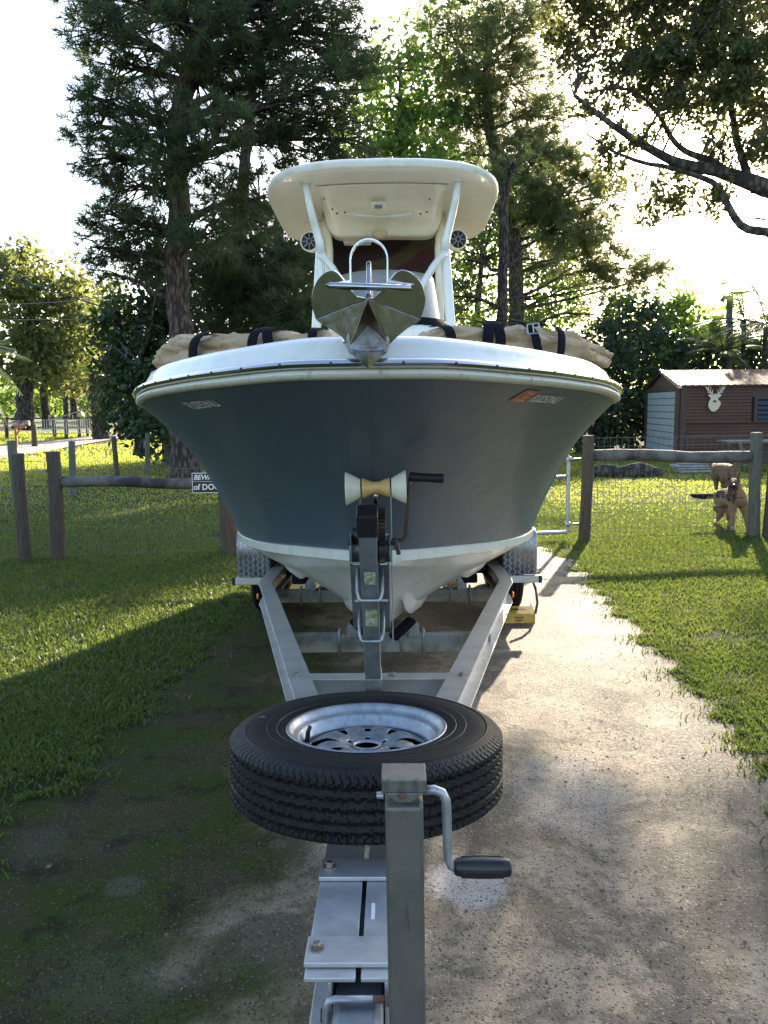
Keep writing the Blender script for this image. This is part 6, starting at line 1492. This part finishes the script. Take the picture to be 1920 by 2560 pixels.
# mudguards
for s in (-1, 1):
    fd = empty('mudguard', (0, 0, 0)); fd.parent = trailer; xo, xi = 1.175 * s, .905 * s
    prof = [(6.36, .385), (6.36, .65), (6.385, .705), (6.44, .735), (8.14, .72), (8.20, .70), (8.22, .64), (8.22, .37)]
    m = MB(); rows = [[Vector((x, y, z)) for x in (xi, (xi + xo) / 2, xo - s * .03, xo - s * .008, xo)] for y, z in prof]
    for r_ in rows: r_[3] += Vector((0, .002, 0)); r_[4] += Vector((0, .02, -.006))
    m.grid(rows); m.build('guard_top', MT['plate'], fd, auto=40, solid=.003)
    m = MB(); m.prism([(xo - s * .001, y + (.02 if y < 7 else -.02), z - .006) for y, z in prof], (-s * .003, 0, 0)); m.build('guard_side', MT['plate'], fd)
    m = MB(); m.prism([(xi, y + (.005 if y < 7 else -.005), z - .004) for y, z in prof], (s * .003, 0, 0)); m.build('guard_inner', MT['dark_metal'], fd)
    m = MB(); nx, nz = 7, 12
    for i in range(nx):
        for j in range(nz):
            x = min(xo, xi) + .02 + (abs(xo - xi) - .045) * i / (nx - 1); z = .395 + .255 * j / (nz - 1)
            rt = Matrix.Rotation(R(45 if (i + j) % 2 else -45), 3, 'Y'); m.box((x, 6.3585, z), (.030, .004, .0065), rt)
    for i in range(nx):
        for j in range(40):
            x = min(xo, xi) + .02 + (abs(xo - xi) - .045) * i / (nx - 1); rt = Matrix.Rotation(R(45 if (i + j) % 2 else -45), 3, 'Z'); m.box((x, 6.5 + j * .04, .736 - j * .04 * .0088), (.030, .0065, .004), rt)
    for i in range(20):
        for j in range(8):
            pass
    o = m.build('tread_pattern', MT['plate'], fd); o['kind'] = 'stuff'
    m = MB(); m.box((s * 1.055, 6.34, .355), (.25, .05, .055)); m.build('step_bar', MT['alu'], fd, bevel=.004)
    m = MB(); m.box((s * 1.193, 6.34, .355), (.026, .052, .058)); m.build('end_cap', MT['black'], fd, bevel=.003)
    m = MB(); m.box((s * 1.02, 8.22, .355), (.33, .05, .055)); m.build('step_bar', MT['alu'], fd, bevel=.004)
    m = MB(); m.box((s * .88, 7.3, .60), (.02, 1.7, .2)); m.build('inner_skirt', MT['black'], fd)
# side marker
m = MB(); m.lathe([(0, .012), (.016, .009), (.022, 0)], Vector((.895 - .045, 5.42, zf(5.42) - .05)), Matrix.Rotation(R(90), 3, 'Y'), 14); m.build('side_marker', MT['orange'], trailer, smooth=True)
m = MB(); m.lathe([(0, .012), (.016, .009), (.022, 0)], Vector((-.85, 5.42, zf(5.42) - .05)), Matrix.Rotation(R(-90), 3, 'Y'), 14); m.build('side_marker', MT['orange'], trailer, smooth=True)
for f in (.25, .5, .75):
    for s in (-1, 1):
        Y = 2.12 + 3.38 * f; x = s * (.066 + .734 * f + .052); m = MB(); m.lathe([(0, .004), (.006, .002), (.007, 0)], Vector((x, Y, zf(Y) - .06)), Matrix.Rotation(R(90 * s), 3, 'Y'), 8); m.build('rivet', MT['bolt'], trailer)

# winch post and bracketry
wp = empty('winch_post', (0, 0, 0)); wp.parent = trailer
pb = Vector((-.021, 3.34, zf(3.36) - .10)); pt = Q(793, 1108, 2.84)
def onpost(f, dx=0, dy=0, dz=0): return pb.lerp(pt, f) + Vector((dx, dy, dz))
pd = (pt - pb).normalized(); px_ = pd.cross(Vector((0, 1, 0))).normalized(); pn = px_.cross(pd)
if pn.y > 0: pn = -pn                                             # towards the camera
if px_.x < 0: px_ = -px_
rotp = Matrix((px_, pn, pd)).transposed()
m = MB(); m.box(pb.lerp(pt, .5), (.064, .064, (pt - pb).length), rotp); m.build('post_tube', MT['galv'], wp, bevel=.006)
m = MB(); m.box(pb + pd * .14 , (.070, .070, .055), rotp); m.build('post_collar', MT['galv_light'], wp, bevel=.004)
m = MB(); m.box(pt - pd * .036, (.074, .074, .098), rotp); m.build('rubber_cap', MT['black'], wp, bevel=.008)
Lp_ = (pt - pb).length
def hf(py): # fraction along the post for a height seen at py
    best = min(np.linspace(0, 1, 400), key=lambda f: abs((RIGM @ pb.lerp(pt, f) - P(810, py, (RIGM @ pb.lerp(pt, f)).y)).z)); return float(best)
bk = pb.lerp(pt, hf(1292)) - pn * .055
hb = Lp_ * (hf(1212) - hf(1385))
def plate_with_slots():
    m = MB(); W2, H2 = .070, hb / 2; t_ = .006; q = lambda x, z: bk + px_ * x + pd * z
    z1_, z2_ = Lp_ * (hf(1239) - hf(1292)), Lp_ * (hf(1319) - hf(1292)); slots = [(.048, z1_), (-.048, z1_), (.052, z2_), (-.046, z2_)]
    # strips leave the slots open
    zs = sorted({-H2, H2} | {s[1] - .009 for s in slots} | {s[1] + .009 for s in slots}); 
    for a, b in zip(zs[:-1], zs[1:]):
        if b - a > .03 or not any(abs((a + b) / 2 - s[1]) < .006 for s in slots): m.bar(q(0, a), q(0, b), W2 * 2, t_, tuple(pn))
        else:
            for x0, x1 in ((-W2, -.063), (-.034, .034), (.066, W2)): m.bar(q((x0 + x1) / 2, a), q((x0 + x1) / 2, b), x1 - x0, t_, tuple(pn))
    return m.build('slotted_plate', MT['galv'], wp)
plate_with_slots()
for s in (-1, 1):
    m = MB(); m.bar(bk + px_ * s * .071 - pd * hb / 2 - pn * .03, bk + px_ * s * .071 + pd * hb / 2 - pn * .03, .005, .07, tuple(pn)); m.build('plate_flange', MT['galv_light'] if s > 0 else MT['galv'], wp)
m = MB(); m.tube([bk - px_ * .07 + pd * (hb / 2 - .008), bk + px_ * .07 + pd * (hb / 2 - .008)], .022, 12); m.build('plate_lip', MT['galv_light'], wp, smooth=True)
for py in (1280, 1368):
    c = pb.lerp(pt, hf(py)); w_ = .046
    m = MB(); u = [c + px_ * s_ * w_ * k - pn * a + pd * dz for s_, k, a, dz in ((-1, 1, .06, .075), (-1, 1, -.02, .022), (-1, .9, -.040, .006), (-1, .7, -.044, 0), (1, .7, -.044, 0), (1, .9, -.040, .006), (1, 1, -.02, .022), (1, 1, .06, .075))]
    m.tube(u, .0068, 10); m.build('u_bolt', MT['galv_light'], wp, smooth=True)
t = NT('worn_paper'); n = t.noise(60, 5, .7); c = t.mix(t.ramp(n, [(.42, 0), (.58, 1)]), (.42, .44, .33), (.16, .19, .07)); t.set(Base_Color=c, Roughness=.7)
for py, hh, ww in ((1237, .058, .042), (1322, .085, .046)):
    m = MB(); m.box(pb.lerp(pt, hf(py)) + pn * .0326 + px_ * .003, (ww, .0012, hh), rotp); m.build('worn_sticker', t.mat, wp)
# winch
wn_ = empty('winch', (0, 0, 0)); wn_.parent = trailer
def W(px, py, Y=2.98): return Q(px, py, Y)
for x0, nm in ((758, 'side_plate'), (843, 'side_plate')):
    m = MB(); a = W(x0, 1154, 3.0); b = W(x0 + 2, 1208, 3.03)
    m.prism([a + Vector((0, -.07, -.012)), a + Vector((0, -.02, .012)), a + Vector((0, .05, .012)), b + Vector((0, .06, 0)), b + Vector((0, -.06, 0))], (.004 if x0 < 800 else -.004, 0, 0)); m.build(nm, MT['galv_light'], wn_)
m = MB(); m.box((W(758, 1208, 3.03) + W(843, 1208, 3.03)) / 2 + Vector((0, 0, -.002)), ((W(843, 1208, 3.03) - W(758, 1208, 3.03)).x, .12, .005)); m.build('base_plate', MT['galv'], wn_)
def gear(c, r, w_, teeth, name):
    m = MB(); prof = []
    for k in range(teeth * 4):
        a = 2 * math.pi * k / (teeth * 4); rr = r if k % 4 in (0, 1) else r * .90; prof.append(Vector((c.x - w_ / 2, c.y + rr * math.cos(a), c.z + rr * math.sin(a))))
    m.prism(prof, (w_, 0, 0)); return m.build(name, MT['dark_metal'], wn_)
gc = W(822, 1140, 3.0); gc.x += .006; gear(gc, .085, .024, 40, 'large_gear'); gc2 = W(826, 1188, 2.98); gear(gc2, .05, .022, 22, 'small_gear')
m = MB(); a, b = W(761, 1160, 3.0), W(812, 1160, 3.0); m.tube([a, b], .035, 16); m.build('strap_drum', MT['black'], wn_, smooth=True)
m = MB(); m.tube([W(752, 1172, 2.98), W(862, 1173, 2.98)], .009, 10); m.build('shaft', MT['dark_metal'], wn_)
m = MB(); m.tube([W(756, 1155, 2.99), W(846, 1155, 2.99)], .007, 10); m.build('shaft', MT['galv_light'], wn_)
hd = [W(850, 1168, 2.96), W(866, 1168, 2.95), W(873, 1163, 2.95), (W(876, 1155, 2.95)), W(880, 1100, 2.95), W(884, 1050, 2.95), W(886, 1030, 2.95)]
m = MB(); m.tube(hd, .0105, 8, flat=.7); m.build('crank_arm', MT['dark_metal'], wn_, smooth=True)
a = W(884, 1030, 2.95); b = W(958, 1034, 2.95)
m = MB(); L = (b - a); m.lathe([(0, 0), (.016, 0), (.0175, .008), (.016, .04), (.016, L.length - .02), (.0175, L.length - .008), (.016, L.length), (0, L.length)], a, L.to_track_quat('Z', 'Y').to_matrix(), 16); m.build('crank_grip', MT['rubber'], wn_, smooth=True)
m = MB(); c = W(858, 1180, 2.94); m.box(c, (.016, .03, .06), Matrix.Rotation(R(-12), 3, 'Y')); m.tube([W(846, 1170, 2.95), W(862, 1171, 2.95)], .014, 10); m.build('ratchet_lever', MT['black'], wn_, bevel=.004)
# bow roller with bells and arms
br = empty('bow_roller', (0, 0, 0)); br.parent = trailer
ax0 = Q(746, 1056, 2.97); ax1 = Q(877, 1052, 2.97); axd = (ax1 - ax0); qx = axd.to_track_quat('Z', 'Y').to_matrix(); LL = axd.length
def at(f): return f * LL
m = MB(); m.lathe([(0, at(.0)), (.028, at(0)), (.060, at(.005)), (.061, at(.02)), (.034, at(.25)), (0, at(.25))], ax0, qx, 28); m.build('roller_bell', MT['roller_w'], br, auto=40)
m = MB(); m.lathe([(0, at(.76)), (.034, at(.76)), (.061, at(.985)), (.060, at(1.0)), (.028, at(1)), (0, at(1))], ax0, qx, 28); m.build('roller_bell', MT['roller_w'], br, auto=40)
m = MB(); m.lathe([(0, at(.275)), (.036, at(.275)), (.037, at(.30)), (.030, at(.37)), (.024, at(.44)), (.0225, at(.505)), (.024, at(.57)), (.030, at(.64)), (.036, at(.71)), (.035, at(.735)), (0, at(.735))], ax0, qx, 28); m.build('keel_roller', MT['roller_y'], br, smooth=True)
m = MB(); m.tube([ax0 - axd * .01, ax1 + axd * .01], .007, 8); m.build('axle_pin', MT['galv_light'], br)
for f, yb in ((.262, 1200), (.748, 1385)):
    a = ax0 + axd * f; b = Q(770 if f < .5 else 849, yb, 3.06)
    m = MB(); m.bar(a, b, .005, .042, (0, 1, 0)); m.build('roller_arm', MT['galv_light'], br, bevel=.001)
m = MB(); m.tube([Q(811, 1090, 3.0), Q(811, 1062, 2.98)], .008, 10); m.tube([Q(806, 1077, 3.0), Q(817, 1077, 3.0)], .006, 8); m.build('bow_eye_hook', MT['steel'], br, smooth=True)

# tongue jack
jk = empty('tongue_jack', (0, 0, 0)); jk.parent = trailer
jt = Q(872, 1685, 1.20); jx = jt.x; JY = 1.185
jb = Vector((jx + .006, JY + .02, .33))
m = MB(); m.bar(jb, Vector((jx, JY, jt.z - .02)), .057, .057, (0, 1, 0)); m.build('jack_tube', MT['jack'], jk, bevel=.006)
m = MB(); m.tube([jb, Vector((jb.x, jb.y, .03))], .022, 14); m.lathe([(0, 0), (.10, 0), (.10, .01), (.03, .03), (0, .03)], Vector((jb.x, jb.y, .0)), n=24); m.build('jack_foot', MT['galv'], jk, smooth=True)
zt_ = Q(872, 1662, 1.185).z - .004
m = MB(); m.box((jx, JY + .003, zt_ - .010), (.0665, .0605, .020)); m.prism([(jx - .030, JY - .0310, zt_ - .018), (jx + .030, JY - .0310, zt_ - .018), (jx + .010, JY - .0310, zt_ - .033), (jx - .010, JY - .0310, zt_ - .033)], (0, .003, 0)); m.build('jack_cap', MT['jack'], jk, bevel=.006)
m = MB(); m.lathe([(0, .003), (.005, .002), (.006, 0)], Vector((jx - .003, JY - .0325, zt_ - .022)), Matrix.Rotation(R(90), 3, 'X'), 12); m.build('rusty_rivet', MT['rust'], jk)
m = MB(); m.lathe([(0, .01), (.005, .01), (.006, 0)], Vector((jx - .031, JY, zt_ - .036)), Matrix.Rotation(R(-90), 3, 'Y'), 12); m.build('pin', MT['galv_light'], jk)
zh = Q(920, 1706, 1.185).z; hy = JY
pts = [Vector((jx + .028, hy, zh)), Vector((Q(938, 1706, 1.185).x, hy, zh + .001)), Vector((Q(955, 1712, 1.185).x, hy, Q(955, 1711, 1.185).z)), Vector((Q(963, 1725, 1.185).x, hy, Q(963, 1727, 1.185).z)), Q(965, 1760, 1.185), Q(967, 1830, 1.185), Q(969, 1858, 1.185), Q(975, 1870, 1.185), Q(984, 1874, 1.185)]
m = MB(); m.tube(pts, .0072, 12); m.build('crank_arm', MT['galv_light'], jk, smooth=True)
a, b = Q(981, 1873, 1.185), Q(1103, 1874, 1.185); L = (b - a).length
m = MB(); m.lathe([(0, 0), (.0105, 0), (.0130, .004), (.0150, .02), (.0158, .042), (.0150, L - .018), (.0135, L - .003), (.012, L), (0, L)], a, (b - a).to_track_quat('Z', 'Y').to_matrix(), 20); m.build('crank_grip', MT['black'], jk, smooth=True)
for k in range(6):
    ang = k * math.pi / 3; qm = (b - a).to_track_quat('Z', 'Y').to_matrix(); off = qm @ Vector((math.cos(ang) * .0152, math.sin(ang) * .0152, 0))
    m = MB(); m.tube([a + off * .98 + (b - a) * .12, a + off * 1.03 + (b - a) * .5, a + off * .98 + (b - a) * .88], .0011, 4); m.build('grip_rib', MT['black'], jk)
# coupler tube, bracket, threaded U-bolt
m = MB(); m.box((0, 1.12, zf(1.2) - .082), (.092, 1.5, .095), Matrix.Rotation(-.041, 3, 'X')); m.build('coupler_tube', MT['galv'], trailer, bevel=.014)
m = MB()
for s in (-1, 1): m.box((s * .0525, 1.10, zf(1.1) - .147), (.095, .64, .008), Matrix.Rotation(-.041, 3, 'X'))
m.build('lower_flange', MT['alu'], trailer, bevel=.002)
m = MB(); m.box((.072, 1.22, zf(1.2) - .07), (.012, .17, .14)); m.build('jack_bracket', MT['rust'], trailer, bevel=.002)
zz = zf(1.37) - .024
m = MB(); m.tube([Vector((-.058, 1.375, zz - .12)), Vector((-.058, 1.375, zz - .02)), Vector((-.052, 1.375, zz - .004)), Vector((-.040, 1.375, zz)), Vector((.028, 1.375, zz))], .0068, 12); m.build('u_bolt', MT['galv_light'], trailer, smooth=True)
m = MB(); m.tube([Vector((.026 + .002 * i, 1.375, zz)) for i in range(22)], [.0069 if i % 2 else .0058 for i in range(22)], 12); m.build('thread', MT['rust'], trailer)
m = MB(); m.tube([Vector((.052, 1.375, zz)), Vector((.063, 1.375, zz))], .012, 6); m.build('nut', MT['rust'], trailer)
m = MB(); m.tube([Vector((-.070, 1.40, zf(1.4) - .075)), Vector((-.056, 1.40, zf(1.4) - .075))], .012, 6); m.build('nut', MT['dark_metal'], trailer)

# ------------------------------------------------------------------ spare wheel
def spare():
    Yc = 2.10; c = Vector((-.006, Yc, zf(Yc) + .145)); root = empty('spare_wheel', RIGM @ c, 0, 'large black spare tyre on a galvanised rim lying flat on the trailer tongue', 'spare wheel')
    root.rotation_euler = (-.080, 0, RIGA)
    m = MB(); m.grid(tyre_grid(.358, .185, .205, (-.052, -.027, .0, .027, .052), 920, depth=.009), wrap=True); m.build('tyre', MT['rubber'], root, auto=30)
    # raised sidewall rings
    for r_, z in ((.318, .0925), (.262, .0935), (.236, .0930)):
        m = MB(); m.lathe([(r_ - .003, z - .004), (r_ - .002, z), (r_ + .002, z), (r_ + .003, z - .004)], n=120); m.build('sidewall_ring', MT['rubber'], root, smooth=True)
    # rim
    prof = [(.205, .070), (.211, .078), (.214, .083), (.211, .0875), (.204, .086), (.200, .076), (.193, .067), (.184, .064), (.178, .058), (.174, .036), (.166, .030), (.160, .034)]
    m = MB(); m.lathe(prof, n=96); rim = m.build('rim', MT['galv_light'], root, smooth=True)
    # pressed centre with eight triangular windows
    NR, NA = 34, 256; rr = np.linspace(.172, .0, NR); rows = []
    def zc(r): return .040 - .010 * math.cos(min(1, max(0, (r - .03) / .14)) * math.pi * 2)
    vs = [[Vector((r * math.cos(2 * math.pi * k / NA), r * math.sin(2 * math.pi * k / NA), zc(r))) for k in range(NA)] for r in rr]
    m = MB(); m.v = [tuple(p) for row in vs for p in row]
    for i in range(NR - 2):
        rm2 = (rr[i] + rr[i + 1]) / 2
        for k in range(NA):
            a = (2 * math.pi * (k + .5) / NA - math.pi / 2 + math.pi / 8) % (math.pi / 4) - math.pi / 8
            wid = (rm2 - .078) / (.150 - .078)      # triangle: apex inward
            inside = .080 < rm2 < .153 and abs(a) * rm2 < .006 + .026 * wid * (1 if rm2 < .142 else max(.0, (1 - ((rm2 - .142) / .012) ** 2)) ** .5)
            hub = rm2 < .034
            lug = abs(rm2 - .052) < .0065 and abs(((2 * math.pi * (k + .5) / NA) % (2 * math.pi / 6)) - math.pi / 6) * rm2 < .0065
            if inside or hub or lug: continue
            k2 = (k + 1) % NA; m.f.append((i * NA + k, i * NA + k2, (i + 1) * NA + k2, (i + 1) * NA + k)); m.m.append(0)
    m.build('wheel_centre', MT['galv_light'], rim, smooth=True, solid=.004)
    m = MB(); m.lathe([(.036, .030), (.038, .036), (.034, .037), (.032, .030)], n=32); m.build('hub_ring', MT['galv_light'], rim, smooth=True)
    m = MB(); p = Vector((-.163, .035, .028)); m.tube([p, p + Vector((.004, 0, .03)), p + Vector((.010, 0, .046))], [.0075, .006, .0055], 10); m.build('valve_stem', MT['black'], rim, smooth=True)
    me = text_mesh('18', .022, .0004, .0004); me.materials.append(simple('chalk', (.12, .12, .12), .8)); o = link_obj('chalk_mark', me, root); o.location = (-.285, .05, .0945); o.rotation_euler = (0, 0, R(60))
spare()
# clamp plate and carrier under the wheel
m = MB(); m.box((0, 2.1, zf(2.1) + .004), (.16, .12, .008)); m.tube([Vector((0, 2.1, zf(2.1))), Vector((0, 2.1, zf(2.1) + .15))], .012, 8); m.box((0, 2.1, zf(2.1) + .03), (.10, .10, .045)); m.build('spare_carrier', MT['galv'], trailer)
# moulded lock on the right front wheel
def lock():
    c = RIGM @ Vector((1.02, 6.42, 0)); root = empty('wheel_lock', c, RIGA, 'yellow wheel chock lock clamped on the right front trailer tyre', 'wheel lock')
    m = MB(); m.prism([(-.12, -.09, .0), (.13, -.09, 0), (.13, -.085, .075), (-.12, -.085, .075)], (0, .012, 0)); m.prism([(-.12, -.083, .075), (.13, -.083, .075), (.13, .02, .115), (-.12, .02, .115)], (0, 0, -.012)); m.prism([(-.12, -.09, .0), (-.12, .14, 0), (-.12, .10, .12), (-.12, .02, .115), (-.12, -.083, .075)], (.01, 0, 0)); m.prism([(.13, -.09, .0), (.13, .14, 0), (.13, .10, .12), (.13, .02, .115), (.13, -.083, .075)], (.01, 0, 0)); m.build('chock', MT['yellow'], root, bevel=.003)
    m = MB(); m.tube([Vector((.15, -.02, .06)), Vector((.17, .0, .14)), Vector((.165, .06, .24)), Vector((.14, .16, .33))], [.022, .02, .02, .018], 8, flat=.5); m.build('lock_arm', MT['rust'], root, smooth=True)
    for tx, z, y, sz in (('TRIMAX', .099, -.034, .034), ('Chock &', .049, -.0925, .020), ('Lock It', .027, -.0925, .020)):
        me = text_mesh(tx, sz, .0004, .0006, res=2); me.materials.append(MT['black_print']); o = link_obj('lettering', me, root); o.location = (.01, y, z); o.rotation_euler = (R(90 if sz < .03 else 22), 0, 0)
lock()
